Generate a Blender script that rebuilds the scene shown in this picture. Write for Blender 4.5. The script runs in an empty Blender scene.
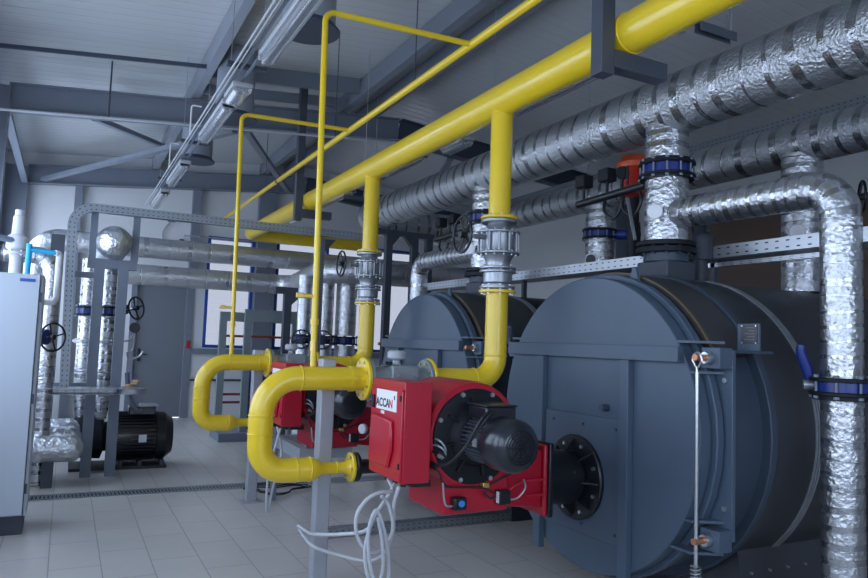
import bpy, bmesh, math, random
from mathutils import Vector, Matrix
random.seed(4)
V = Vector
PI = math.pi
scn = bpy.context.scene
COL = scn.collection

# ------------------------------------------------------------------ materials
MAT = {}
def newmat(name):
    m = bpy.data.materials.new(name); m.use_nodes = True
    nt = m.node_tree
    return m, nt, nt.nodes['Principled BSDF'], nt.nodes['Material Output']

def N(nt, t, **kw):
    n = nt.nodes.new(t)
    for k, v in kw.items(): setattr(n, k, v)
    return n

def mapped(nt, coord='Object', scale=(1, 1, 1), rot=(0, 0, 0)):
    tc = N(nt, 'ShaderNodeTexCoord'); mp = N(nt, 'ShaderNodeMapping')
    mp.inputs['Scale'].default_value = scale; mp.inputs['Rotation'].default_value = rot
    nt.links.new(tc.outputs[coord], mp.inputs[0]); return mp.outputs[0]

def mathn(nt, op, a, b=None):
    n = N(nt, 'ShaderNodeMath', operation=op)
    for i, v in enumerate((a, b)):
        if v is None: continue
        if isinstance(v, (int, float)): n.inputs[i].default_value = v
        else: nt.links.new(v, n.inputs[i])
    return n.outputs[0]

def mixcol(nt, f, a, b):
    n = N(nt, 'ShaderNodeMix', data_type='RGBA')
    if isinstance(f, (int, float)): n.inputs[0].default_value = f
    else: nt.links.new(f, n.inputs[0])
    for i, v in ((6, a), (7, b)):
        if isinstance(v, tuple): n.inputs[i].default_value = (*v, 1)
        else: nt.links.new(v, n.inputs[i])
    return n.outputs[2]

def bump(nt, b, h, strength=.2, dist=.01):
    n = N(nt, 'ShaderNodeBump'); n.inputs['Strength'].default_value = strength
    n.inputs['Distance'].default_value = dist
    nt.links.new(h, n.inputs['Height']); nt.links.new(n.outputs[0], b.inputs['Normal'])

def paint(name, col, rough=.45, metal=0., var=.12, nscale=4., coat=0., spec=.5):
    m, nt, b, o = newmat(name)
    v = mapped(nt)
    nz = N(nt, 'ShaderNodeTexNoise'); nz.inputs['Scale'].default_value = nscale; nz.inputs['Detail'].default_value = 5
    nt.links.new(v, nz.inputs['Vector'])
    dk = tuple(c * (1 - var) for c in col); lt = tuple(min(1, c * (1 + var)) for c in col)
    nt.links.new(mixcol(nt, nz.outputs[0], dk, lt), b.inputs['Base Color'])
    b.inputs['Roughness'].default_value = rough; b.inputs['Metallic'].default_value = metal
    b.inputs['Specular IOR Level'].default_value = spec
    b.inputs['Coat Weight'].default_value = coat; b.inputs['Coat Roughness'].default_value = .15
    MAT[name] = m; return m

paint('yellow', (.80, .565, .018), .34, var=.06, coat=.5)
paint('red', (.44, .006, .026), .36, var=.08, coat=.2)
paint('red_dull', (.45, .03, .02), .5)
paint('orange', (.75, .09, .02), .45)
paint('boiler', (.068, .100, .143), .46, var=.10, nscale=2.5)
paint('boiler_dark', (.042, .062, .09), .5, var=.1)
paint('boiler_shell', (.032, .036, .045), .34, var=.14, nscale=2., spec=.6)
paint('boiler_wrap', (.045, .043, .048), .42, var=.15)
paint('seam', (.17, .125, .06), .5)
paint('black', (.008, .010, .014), .35)
paint('black_rough', (.010, .012, .016), .55, spec=.25)
paint('motor_black', (.010, .013, .020), .35, coat=.5)
paint('steel', (.42, .44, .47), .38, metal=.75, var=.1)
paint('bright_steel', (.62, .64, .66), .28, metal=.95)
paint('galv', (.42, .45, .48), .42, metal=.6, var=.18, nscale=14)
paint('valve_grey', (.33, .35, .375), .34, metal=.7, var=.1)
paint('frame_grey', (.17, .20, .25), .5, var=.08)
paint('post_grey', (.40, .43, .47), .45, metal=.35, var=.14, nscale=8)
paint('frame_dark', (.055, .065, .085), .55, var=.1)
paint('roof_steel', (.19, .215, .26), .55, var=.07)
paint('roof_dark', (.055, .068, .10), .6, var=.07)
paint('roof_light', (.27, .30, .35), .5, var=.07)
paint('lamp_grey', (.42, .44, .47), .4)
paint('white_plastic', (.78, .79, .80), .4)
paint('white_paint', (.58, .60, .64), .5)
paint('cable_white', (.50, .52, .55), .5)
paint('cable_black', (.015, .015, .018), .5)
paint('cabinet', (.50, .56, .63), .42, var=.04, nscale=1.)
paint('grey_green', (.24, .29, .30), .42, metal=.15)
paint('blue', (.012, .03, .20), .38, coat=.1)
paint('blue_frame', (.02, .075, .36), .45)
paint('sky_blue', (.02, .42, .75), .4)
paint('copper', (.55, .24, .13), .4, metal=.6)
paint('brass', (.6, .42, .12), .35, metal=.8)
paint('door_grey', (.17, .19, .22), .5, var=.06)
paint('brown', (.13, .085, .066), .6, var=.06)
paint('red_pipe', (.30, .05, .03), .5)
paint('label_white', (.80, .82, .85), .45, var=.03)
paint('label_blue', (.04, .10, .40), .5)
paint('light_blue', (.05, .25, .75), .4)
paint('logo_black', (.01, .01, .012), .5)
paint('logo_red', (.6, .01, .02), .5)
paint('cardboard', (.45, .32, .20), .8)
paint('rubber', (.02, .021, .024), .7)
paint('pallet', (.05, .05, .05), .8)

def foil(name, base, rough, band=.155, bandw=.22, crinkle=.5, nscale=70., big=.5, dark=.6, gl=.5):
    """aluminium-faced insulation: crinkled sleeve, smooth tape rings along the run (UV u = metres along)"""
    m, nt, b, o = newmat(name)
    uv = N(nt, 'ShaderNodeTexCoord')
    sx = N(nt, 'ShaderNodeSeparateXYZ'); nt.links.new(uv.outputs['UV'], sx.inputs[0])
    ob = mapped(nt)
    n1 = N(nt, 'ShaderNodeTexNoise'); n1.inputs['Scale'].default_value = 1.7; n1.inputs['Detail'].default_value = 2
    nt.links.new(ob, n1.inputs['Vector'])
    wob = mathn(nt, 'MULTIPLY', n1.outputs[0], .16)
    u = mathn(nt, 'ADD', sx.outputs[0], wob)
    q = mathn(nt, 'DIVIDE', u, band)
    fr = mathn(nt, 'FRACT', q)
    wn = N(nt, 'ShaderNodeTexWhiteNoise', noise_dimensions='1D'); nt.links.new(mathn(nt, 'FLOOR', q), wn.inputs['W'])
    wid = mathn(nt, 'MULTIPLY', mathn(nt, 'ADD', .25, mathn(nt, 'MULTIPLY', wn.outputs['Value'], 1.2)), bandw)
    msk = mathn(nt, 'MULTIPLY', mathn(nt, 'LESS_THAN', fr, wid), mathn(nt, 'ADD', .45, mathn(nt, 'MULTIPLY', n1.outputs[0], .9)))
    cl = N(nt, 'ShaderNodeClamp'); nt.links.new(msk, cl.inputs[0]); msk = cl.outputs[0]
    n2 = N(nt, 'ShaderNodeTexNoise'); n2.inputs['Scale'].default_value = nscale; n2.inputs['Detail'].default_value = 4
    nt.links.new(ob, n2.inputs['Vector'])
    vo = N(nt, 'ShaderNodeTexVoronoi'); vo.inputs['Scale'].default_value = nscale * .55
    nt.links.new(ob, vo.inputs['Vector'])
    h = mathn(nt, 'ADD', n2.outputs[0], mathn(nt, 'MULTIPLY', vo.outputs['Distance'], .8))
    inv = mathn(nt, 'SUBTRACT', 1.0, mathn(nt, 'MULTIPLY', msk, .75))
    h = mathn(nt, 'MULTIPLY', h, inv)
    n3 = N(nt, 'ShaderNodeTexNoise'); n3.inputs['Scale'].default_value = 9; n3.inputs['Detail'].default_value = 3
    nt.links.new(ob, n3.inputs['Vector'])
    h = mathn(nt, 'ADD', h, mathn(nt, 'MULTIPLY', n3.outputs[0], big))
    bump(nt, b, h, crinkle, .012)
    dk = tuple(c * dark for c in base)
    c = mixcol(nt, n2.outputs[0], tuple(c * .8 for c in base), base)
    nt.links.new(mixcol(nt, msk, c, dk), b.inputs['Base Color'])
    b.inputs['Metallic'].default_value = .95
    r = mathn(nt, 'SUBTRACT', rough, mathn(nt, 'MULTIPLY', msk, rough * gl))
    nt.links.new(r, b.inputs['Roughness'])
    MAT[name] = m
foil('foil', (.62, .64, .67), .36, band=.17, bandw=.30, crinkle=.62, nscale=80, big=.35)
foil('foil_fine', (.62, .64, .67), .30, band=.085, bandw=.36, crinkle=.42, nscale=60, big=.7, dark=.75, gl=.3)
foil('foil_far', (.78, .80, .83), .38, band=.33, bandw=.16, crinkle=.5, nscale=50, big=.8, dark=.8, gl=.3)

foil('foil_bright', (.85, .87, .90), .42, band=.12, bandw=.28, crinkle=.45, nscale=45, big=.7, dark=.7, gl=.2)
foil('foil_crumple', (.82, .84, .87), .36, band=9., bandw=.0, crinkle=1., nscale=26, big=2.2)

def tray_mat(name, col, step=.05):
    m, nt, b, o = newmat(name)
    uv = N(nt, 'ShaderNodeTexCoord')
    sx = N(nt, 'ShaderNodeSeparateXYZ'); nt.links.new(uv.outputs['UV'], sx.inputs[0])
    fu = mathn(nt, 'FRACT', mathn(nt, 'DIVIDE', sx.outputs[0], step))
    a = mathn(nt, 'LESS_THAN', mathn(nt, 'ABSOLUTE', mathn(nt, 'SUBTRACT', fu, .5)), .17)
    fv = mathn(nt, 'FRACT', mathn(nt, 'MULTIPLY', sx.outputs[1], 2.))
    c = mathn(nt, 'LESS_THAN', mathn(nt, 'ABSOLUTE', mathn(nt, 'SUBTRACT', fv, .5)), .10)
    msk = mathn(nt, 'MULTIPLY', a, c)
    nt.links.new(mixcol(nt, msk, col, (.012, .014, .018)), b.inputs['Base Color'])
    mt = mathn(nt, 'MULTIPLY', mathn(nt, 'SUBTRACT', 1., msk), .7)
    nt.links.new(mt, b.inputs['Metallic']); b.inputs['Roughness'].default_value = .38
    MAT[name] = m
tray_mat('tray', (.55, .58, .62), .075); tray_mat('tray_dark', (.30, .33, .36)); tray_mat('tray_slot', (.2, .22, .24), .035)

def floor_mat():
    m, nt, b, o = newmat('floor_tiles')
    v = mapped(nt, 'Object', (1, 1, 1), (0, 0, PI / 2))
    br = N(nt, 'ShaderNodeTexBrick'); br.offset = .5; br.squash = 1
    br.inputs['Scale'].default_value = 1; br.inputs['Brick Width'].default_value = .6; br.inputs['Row Height'].default_value = .3
    br.inputs['Mortar Size'].default_value = .0035; br.inputs['Mortar Smooth'].default_value = .2
    br.inputs['Color1'].default_value = (.57, .545, .515, 1); br.inputs['Color2'].default_value = (.52, .50, .475, 1)
    br.inputs['Mortar'].default_value = (.27, .26, .25, 1)
    nt.links.new(v, br.inputs['Vector'])
    nz = N(nt, 'ShaderNodeTexNoise'); nz.inputs['Scale'].default_value = 2.2; nz.inputs['Detail'].default_value = 6
    nt.links.new(mapped(nt), nz.inputs['Vector'])
    k = mixcol(nt, nz.outputs[0], (.86, .86, .86), (1.08, 1.08, 1.08))
    mul = N(nt, 'ShaderNodeMix', data_type='RGBA', blend_type='MULTIPLY'); mul.inputs[0].default_value = 1
    nt.links.new(br.outputs['Color'], mul.inputs[6]); nt.links.new(k, mul.inputs[7])
    nt.links.new(mul.outputs[2], b.inputs['Base Color'])
    r = mathn(nt, 'ADD', .27, mathn(nt, 'MULTIPLY', nz.outputs[0], .08)); nt.links.new(r, b.inputs['Roughness'])
    bump(nt, b, mathn(nt, 'MULTIPLY', br.outputs['Fac'], -1.), .3, .003)
    MAT['floor'] = m
floor_mat()

def panel_mat(name, col, axis, step, rough=.45, strength=.5, dist=.012, metal=0.):
    """profiled sheet: narrow ribs / seams repeating along one object axis"""
    m, nt, b, o = newmat(name)
    sx = N(nt, 'ShaderNodeSeparateXYZ'); nt.links.new(mapped(nt), sx.inputs[0])
    f = mathn(nt, 'FRACT', mathn(nt, 'DIVIDE', sx.outputs[axis], step))
    t = mathn(nt, 'ABSOLUTE', mathn(nt, 'SUBTRACT', f, .5))
    s = N(nt, 'ShaderNodeMapRange', interpolation_type='SMOOTHSTEP')
    s.inputs['From Min'].default_value = .0; s.inputs['From Max'].default_value = .16
    nt.links.new(t, s.inputs['Value'])
    nz = N(nt, 'ShaderNodeTexNoise'); nz.inputs['Scale'].default_value = .8; nz.inputs['Detail'].default_value = 4
    nt.links.new(mapped(nt), nz.inputs['Vector'])
    nt.links.new(mixcol(nt, nz.outputs[0], tuple(c * .95 for c in col), tuple(min(1, c * 1.03) for c in col)), b.inputs['Base Color'])
    b.inputs['Roughness'].default_value = rough; b.inputs['Metallic'].default_value = metal
    bump(nt, b, s.outputs[0], strength, dist)
    MAT[name] = m
panel_mat('roof_sheet', (.55, .57, .58), 1, .16, .24, .35, .008)
panel_mat('wall_panel', (.72, .73, .74), 2, 1.0, .5, .25, .006)

def glass_mat(name, tint, gloss=.06):
    m, nt, b, o = newmat(name)
    tr = N(nt, 'ShaderNodeBsdfTransparent'); tr.inputs[0].default_value = (*tint, 1)
    gl = N(nt, 'ShaderNodeBsdfGlossy'); gl.inputs['Roughness'].default_value = .03
    mx = N(nt, 'ShaderNodeMixShader'); mx.inputs[0].default_value = gloss
    nt.links.new(tr.outputs[0], mx.inputs[1]); nt.links.new(gl.outputs[0], mx.inputs[2])
    nt.links.new(mx.outputs[0], o.inputs[0]); MAT[name] = m
glass_mat('glass_dimmed', (.36, .35, .35), .04); glass_mat('glass_clear', (.93, .95, .97))  # back panes: tint added to dim the bright sky behind them
def lens_mat():
    m, nt, b, o = newmat('lamp_lens')
    b.inputs['Base Color'].default_value = (.62, .65, .70, 1); b.inputs['Roughness'].default_value = .12
    b.inputs['Transmission Weight'].default_value = .75; b.inputs['Alpha'].default_value = 1
    MAT['lens'] = m
lens_mat()

# ------------------------------------------------------------------ mesh helpers
def B(): return bmesh.new()
def basis(d):
    d = V(d).normalized(); u = d.orthogonal().normalized()
    up = V((0, 0, 1)) if abs(d.z) < .9 else V((0, 1, 0))
    u = (up - d * up.dot(d)).normalized(); w = d.cross(u); return d, u, w

def box(bm, a, b, M=None):
    x0, y0, z0 = a; x1, y1, z1 = b
    vs = [V((x, y, z)) for x in (x0, x1) for y in (y0, y1) for z in (z0, z1)]
    if M: vs = [M @ v for v in vs]
    v = [bm.verts.new(p) for p in vs]
    for f in ((0, 1, 3, 2), (4, 6, 7, 5), (0, 4, 5, 1), (2, 3, 7, 6), (0, 2, 6, 4), (1, 5, 7, 3)):
        bm.faces.new([v[i] for i in f])
    return bm

def bar(bm, p0, p1, w, h, up=None):
    """rectangular bar between two points"""
    p0 = V(p0); p1 = V(p1); d = (p1 - p0); L = d.length; d.normalize()
    u = V(up) if up else (V((0, 0, 1)) if abs(d.z) < .9 else V((0, 1, 0)))
    u = (u - d * u.dot(d)).normalized(); s = d.cross(u)
    M = Matrix((( d.x, s.x, u.x, p0.x), (d.y, s.y, u.y, p0.y), (d.z, s.z, u.z, p0.z), (0, 0, 0, 1)))
    return box(bm, (0, -w / 2, -h / 2), (L, w / 2, h / 2), M)

def ring(bm, c, u, w, r, n):
    return [bm.verts.new(c + (u * math.cos(2 * PI * i / n) + w * math.sin(2 * PI * i / n)) * r) for i in range(n)]

def bridge(bm, a, b, uvl=None, ua=0, ub=0):
    n = len(a)
    for i in range(n):
        f = bm.faces.new((a[i], a[(i + 1) % n], b[(i + 1) % n], b[i]))
        if uvl:
            for l, q in zip(f.loops, ((ua, i / n), (ua, (i + 1) / n), (ub, (i + 1) / n), (ub, i / n))): l[uvl].uv = q

def lathe(bm, p, d, prof, n=32, caps=True):
    """profile of (distance along d, radius)"""
    d, u, w = basis(d); p = V(p); uvl = bm.loops.layers.uv.verify()
    prev = None; pt = 0
    for t, r in prof:
        if r < 1e-5: r = 1e-4
        cur = ring(bm, p + d * t, u, w, r, n)
        if prev: bridge(bm, prev, cur, uvl, pt, t)
        elif caps: bm.faces.new(list(reversed(cur)))
        prev = cur; pt = t
    if caps: bm.faces.new(prev)
    return bm

def cyl(bm, p0, p1, r, r1=None, n=28):
    p0 = V(p0); p1 = V(p1)
    return lathe(bm, p0, p1 - p0, [(0, r), ((p1 - p0).length, r if r1 is None else r1)], n)

def rpath(pts, rad, seg=10):
    """polyline with rounded corners; rad a number or one per inner corner"""
    pts = [V(p) for p in pts]; out = [pts[0]]
    for i in range(1, len(pts) - 1):
        r = rad[i - 1] if isinstance(rad, (list, tuple)) else rad
        a, b, c = pts[i - 1], pts[i], pts[i + 1]
        d0 = (a - b).normalized(); d1 = (c - b).normalized()
        ang = d0.angle(d1)
        if ang > PI - .01: out.append(b); continue
        t = r / math.tan(ang / 2); t = min(t, (a - b).length * .499, (c - b).length * .499); r = t * math.tan(ang / 2)
        cen = b + (d0 + d1).normalized() * (r / math.sin(ang / 2))
        s = b + d0 * t - cen; e = b + d1 * t - cen
        tot = s.angle(e); axis = s.cross(e).normalized()
        for k in range(seg + 1):
            out.append(cen + Matrix.Rotation(tot * k / seg, 3, axis) @ s)
    out.append(pts[-1]); return out

def smoothpath(pts, sub=8):
    pts = [V(p) for p in pts]; P = [pts[0]] + pts + [pts[-1]]; out = []
    for i in range(1, len(P) - 2):
        a, b, c, d = P[i - 1:i + 3]
        for k in range(sub):
            t = k / sub
            out.append(.5 * ((2 * b) + (c - a) * t + (2 * a - 5 * b + 4 * c - d) * t * t + (3 * b - a - 3 * c + d) * t ** 3))
    out.append(pts[-1]); return out

def tube(bm, path, r, n=24, caps=True, closed=False, sub=None):
    path = [V(p) for p in path]
    if sub:
        q = [path[0]]
        for a, b in zip(path, path[1:]):
            k = max(1, int((b - a).length / sub))
            for i in range(1, k + 1): q.append(a.lerp(b, i / k))
        path = q
    uvl = bm.loops.layers.uv.verify()
    m = len(path); t0 = (path[1] - path[0]).normalized()
    _, u, _ = basis(t0); prev = None; first = None; L = 0; pt = t0
    for i in range(m):
        if i == 0: t = t0
        elif i == m - 1: t = (path[-1] - path[-2]).normalized()
        else: t = ((path[i] - path[i - 1]).normalized() + (path[i + 1] - path[i]).normalized()).normalized()
        q = pt.rotation_difference(t); u = q @ u; u = (u - t * u.dot(t)).normalized(); w = t.cross(u); pt = t
        rr = r(i / (m - 1)) if callable(r) else r
        cur = ring(bm, path[i], u, w, rr, n)
        if i: l2 = L + (path[i] - path[i - 1]).length; bridge(bm, prev, cur, uvl, L, l2); L = l2
        else: first = cur
        prev = cur
    if caps: bm.faces.new(list(reversed(first))); bm.faces.new(prev)
    return bm

def torus(bm, c, axis, R, r, n=36, k=10):
    d, u, w = basis(axis); c = V(c)
    rings = []
    for i in range(n):
        a = 2 * PI * i / n; e = u * math.cos(a) + w * math.sin(a)
        rings.append([bm.verts.new(c + e * (R + r * math.cos(2 * PI * j / k)) + d * r * math.sin(2 * PI * j / k)) for j in range(k)])
    for i in range(n):
        a, b = rings[i], rings[(i + 1) % n]
        for j in range(k): bm.faces.new((a[j], a[(j + 1) % k], b[(j + 1) % k], b[j]))
    return bm

def prism(bm, pts, depth):
    """extrude a planar 3-D polygon by vector depth"""
    depth = V(depth); a = [bm.verts.new(V(p)) for p in pts]; b = [bm.verts.new(V(p) + depth) for p in pts]
    bm.faces.new(a); bm.faces.new(list(reversed(b))); n = len(a)
    for i in range(n): bm.faces.new((a[i], b[i], b[(i + 1) % n], a[(i + 1) % n]))
    return bm

def strip(bm, path, w, h, side, t=.0025):
    """perforated channel: a web of height w (along `side`-normal) with UVs along the run, plus two short lips"""
    path = [V(p) for p in path]; uvl = bm.loops.layers.uv.verify()
    S = V(side).normalized(); L = 0; prev = None
    for i, p in enumerate(path):
        d = (path[min(i + 1, len(path) - 1)] - path[max(i - 1, 0)]).normalized()
        up = S.cross(d).normalized()
        pts = [p - up * w / 2 + S * h, p - up * w / 2, p + up * w / 2, p + up * w / 2 + S * h,
               p + up * (w / 2 - t) + S * h, p + up * (w / 2 - t) + S * t, p - up * (w / 2 - t) + S * t, p - up * (w / 2 - t) + S * h]
        cur = [bm.verts.new(q) for q in pts]
        if prev:
            l2 = L + (p - path[i - 1]).length
            for j in range(8):
                f = bm.faces.new((prev[j], prev[(j + 1) % 8], cur[(j + 1) % 8], cur[j]))
                for l, q in zip(f.loops, ((L, 0), (L, 1), (l2, 1), (l2, 0))): l[uvl].uv = q
            L = l2
        else: bm.faces.new(list(reversed(cur)))
        prev = cur
    bm.faces.new(prev); return bm

OFF = {}
def obj(name, bm, mat, parent=None, bevel=0, ang=35, label=None):
    bmesh.ops.recalc_face_normals(bm, faces=bm.faces[:])
    off = OFF.get(parent.name, V((0, 0, 0))) if parent else V((0, 0, 0))
    if off.length: bmesh.ops.translate(bm, vec=-off, verts=bm.verts[:])
    for f in bm.faces: f.smooth = True
    ca = math.radians(ang)
    for e in bm.edges:
        if len(e.link_faces) == 2:
            if e.calc_face_angle(0) > ca: e.smooth = False
        else: e.smooth = False
    me = bpy.data.meshes.new(name); bm.to_mesh(me); bm.free()
    me.materials.append(MAT[mat]); o = bpy.data.objects.new(name, me); COL.objects.link(o)
    if parent: o.parent = parent
    OFF[o.name] = off
    if bevel:
        md = o.modifiers.new('bevel', 'BEVEL'); md.width = bevel; md.segments = 2; md.limit_method = 'ANGLE'; md.angle_limit = .6
    if label: o['label'] = label
    return o

def tag(o, label, cat, group=None, kind=None):
    o['label'] = label; o['category'] = cat
    if group: o['group'] = group
    if kind: o['kind'] = kind
    return o
def thing(name, base, label, cat, group=None):
    o = bpy.data.objects.new(name, None); COL.objects.link(o); o.location = base; o.empty_display_size = .1
    OFF[o.name] = V(base); return tag(o, label, cat, group)
def struct(name, bm, mat, parent=None, **k):
    o = obj(name, bm, mat, parent, **k)
    if not parent: o['kind'] = 'structure'
    return o
def kids(o): return [c for c in bpy.data.objects if c.parent == o]
def copy_tree(o, delta, label):
    ch = {}
    for c in bpy.data.objects:
        if c.parent: ch.setdefault(c.parent.name, []).append(c)
    def rec(s, par):
        c = s.copy(); COL.objects.link(c)
        if par: c.parent = par
        for k in ch.get(s.name, []): rec(k, c)
        return c
    r = rec(o, None); r.location = V(o.location) + V(delta); r['label'] = label; return r

def bolts(parent, p, d, R, n, t, mat='bright_steel', r=.009, h=.010, phase=0., split=True):
    """hex bolts round a flange; t half-thickness between heads"""
    d, u, w = basis(d); p = V(p); bmm = None
    for i in range(n):
        a = 2 * PI * (i + .5) / n + phase; c = p + (u * math.cos(a) + w * math.sin(a)) * R
        bm = B() if (split or bmm is None) else bmm
        lathe(bm, c - d * (t + h), d, [(0, r), (2 * (t + h), r)], 6)
        if split: obj('bolt', bm, mat, parent)
        else: bmm = bm
    if bmm: obj('bolts', bmm, mat, parent)

def flange(parent, p, d, R, t, mat, n=0, bmat='bright_steel', br=.009, name='flange', split=True, rim=.006):
    d = V(d).normalized(); bm = B()
    lathe(bm, V(p) - d * t / 2, d, [(0, R - rim), (rim * .7, R), (t - rim * .7, R), (t, R - rim)], 40)
    f = obj(name, bm, mat, parent)
    if n: bolts(f, p, d, R * .82, n, t / 2, bmat, br, split=split)
    return f

def weld(parent, p, d, r, mat='yellow'):
    return obj('weld_seam', torus(B(), p, d, r + .001, .0045, 32, 6), mat, parent)

def handwheel(parent, c, axis, R, mat='black', r=.011, spokes=5, stem=.12):
    d, u, w = basis(axis); c = V(c); bm = torus(B(), c, axis, R, r)
    for i in range(spokes):
        a = 2 * PI * i / spokes + .3
        cyl(bm, c - d * .02, c + (u * math.cos(a) + w * math.sin(a)) * R, r * .8, n=8)
    cyl(bm, c - d * .03, c + d * .02, r * 2.6, n=14)
    h = obj('handwheel', bm, mat, parent)
    if stem: obj('stem', cyl(B(), c - d * .02, c - d * stem, r * 1.1, n=12), 'steel', parent)
    return h

def text(body, size, mat, parent, M, name='lettering', ext=.0006):
    cu = bpy.data.curves.new('t', 'FONT'); cu.body = body; cu.size = size; cu.extrude = ext; cu.offset = size * .022; cu.align_x = 'CENTER'; cu.align_y = 'CENTER'
    t = bpy.data.objects.new('t', cu); COL.objects.link(t)
    dg = bpy.context.evaluated_depsgraph_get(); me = bpy.data.meshes.new_from_object(t.evaluated_get(dg))
    bm = B(); bm.from_mesh(me); bpy.data.objects.remove(t); bpy.data.meshes.remove(me); bpy.data.curves.remove(cu)
    bmesh.ops.transform(bm, matrix=M, verts=bm.verts[:])
    return obj(name, bm, mat, parent)

# ------------------------------------------------------------------ camera
H = 1.5
R_ = V((.8864, -.4618, .0359)); D_ = V((.0675, .0514, -.9964)); F_ = V((.4581, .8857, .0765))
def ortho():
    f = F_.normalized(); r = (R_ - f * R_.dot(f)).normalized(); u = r.cross(f); return r, u, f
cr, cu_, cf = ortho()
cam = bpy.data.cameras.new('camera'); co = bpy.data.objects.new('camera', cam); COL.objects.link(co)
co.matrix_world = Matrix(((cr.x, cu_.x, -cf.x, 0), (cr.y, cu_.y, -cf.y, 0), (cr.z, cu_.z, -cf.z, H), (0, 0, 0, 1)))
cam.sensor_width = 36; cam.lens = 706. / 868 * 36; cam.clip_start = .02
scn.camera = co

# ------------------------------------------------------------------ setting
XL, XR, YF, YB = -1.05, 8.3, -3.0, 13.5
X0 = -.72
RIDGE = 4.0; SL = .095
def raf(x): return 3.89 + SL * (x - X0) if x < RIDGE else 3.89 + SL * (RIDGE - X0) - SL * (x - RIDGE)   # underside of a rafter
ROOFUP = .56
struct('floor', box(B(), (XL - .3, YF - .3, -.12), (XR + .3, YB + .3, 0)), 'floor')

def wall_with_holes(name, plane, lo, hi, z1, holes, t=.14, mat='wall_panel', out=1):
    """wall along y (plane x) or x (plane y) split round rectangular openings (a0,a1,z0,z1)"""
    bm = B(); cuts = sorted({lo, hi, *[h[0] for h in holes], *[h[1] for h in holes]})
    for a, b in zip(cuts, cuts[1:]):
        hs = sorted([(h[2], h[3]) for h in holes if h[0] <= a + 1e-6 and h[1] >= b - 1e-6]); z = 0
        segs = []
        for s, e in hs:
            if s > z: segs.append((z, s))
            z = e
        segs.append((z, z1))
        for s, e in segs:
            q0, q1 = sorted((plane[1], plane[1] + out * t))
            if plane[0] == 'x': box(bm, (q0, a, s), (q1, b, e))
            else: box(bm, (a, q0, s), (b, q1, e))
    bmesh.ops.remove_doubles(bm, verts=bm.verts[:], dist=1e-5)
    return struct(name, bm, mat)

WB = [(2.23, 3.10, 1.27, 3.34), (3.52, 6.6, 1.27, 3.42)]
DOOR = (1.02, 1.97, 0., 2.45)
wall_with_holes('wall_back', ('y', YB), XL - .3, XR + .3, 5.2, WB + [DOOR])
WLh = [(-2.4, 1.2, 1.0, 3.1), (1.8, 4.2, 1.0, 3.15), (4.7, 8.7, 1.0, 3.3), (9.4, 13.0, .9, 3.7)]
wall_with_holes('wall_left', ('x', XL), YF, YB, 4.9, WLh, out=-1)
WFh = [(-.4, 3.4, 1.0, 2.9)]  # unseen window added behind the camera for frontal light
wall_with_holes('wall_front', ('y', YF), XL - .3, XR + .3, 5.2, WFh, out=-1)
struct('wall_right', box(B(), (XR, YF, 0), (XR + .14, YB, 4.9)), 'wall_panel')
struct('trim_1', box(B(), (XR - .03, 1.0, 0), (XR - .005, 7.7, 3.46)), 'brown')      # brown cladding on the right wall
# roof
bm = B()
for a, b in ((XL - .3, RIDGE), (RIDGE, XR + .3)):
    za, zb = raf(a) + ROOFUP, raf(b) + ROOFUP
    prism(bm, [(a, YF - .3, za), (b, YF - .3, zb), (b, YF - .3, zb + .12), (a, YF - .3, za + .12)], (0, YB - YF + .6, 0))
struct('ceiling', bm, 'roof_sheet')

def window(n, axis, plane, a0, a1, z0, z1, glass, bars, frame='blue_frame', out=1):
    def bx(bm, lo, hi, zz0, zz1, d0, d1):
        p0, p1 = sorted((plane + d0 * out, plane + d1 * out))
        if axis == 'y': box(bm, (lo, p0, zz0), (hi, p1, zz1))
        else: box(bm, (p0, lo, zz0), (p1, hi, zz1))
    bm = B(); w = .055
    bx(bm, a0, a0 + w, z0, z1, -.01, .1); bx(bm, a1 - w, a1, z0, z1, -.01, .1)
    bx(bm, a0 + w, a1 - w, z0, z0 + w, -.01, .1); bx(bm, a0 + w, a1 - w, z1 - w, z1, -.01, .1)
    for b in bars: bx(bm, b - .03, b + .03, z0 + w, z1 - w, .0, .09)
    f = struct('window_%d' % n, bm, frame)
    bm = B(); bx(bm, a0 + w, a1 - w, z0 + w, z1 - w, .05, .058); obj('pane', bm, glass, f)
    return f
for i, h in enumerate(WB): window(i + 1, 'y', YB, *h, 'glass_dimmed', [] if i == 0 else [4.55, 5.6])
for i, h in enumerate(WLh): window(i + 3, 'x', XL, *h, 'glass_clear', [h[0] + (h[1] - h[0]) / 3, h[0] + 2 * (h[1] - h[0]) / 3], out=-1)
for i, h in enumerate(WFh): window(i + 7, 'y', YF, *h, 'glass_clear', [(h[0] + h[1]) / 2], out=-1)
struct('trim_2', box(B(), (2.05, YB - .08, 1.15), (3.1, YB - .002, 1.25)), 'roof_steel')
struct('trim_3', box(B(), (3.48, YB - .08, 1.15), (6.8, YB - .002, 1.25)), 'roof_steel')
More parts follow.
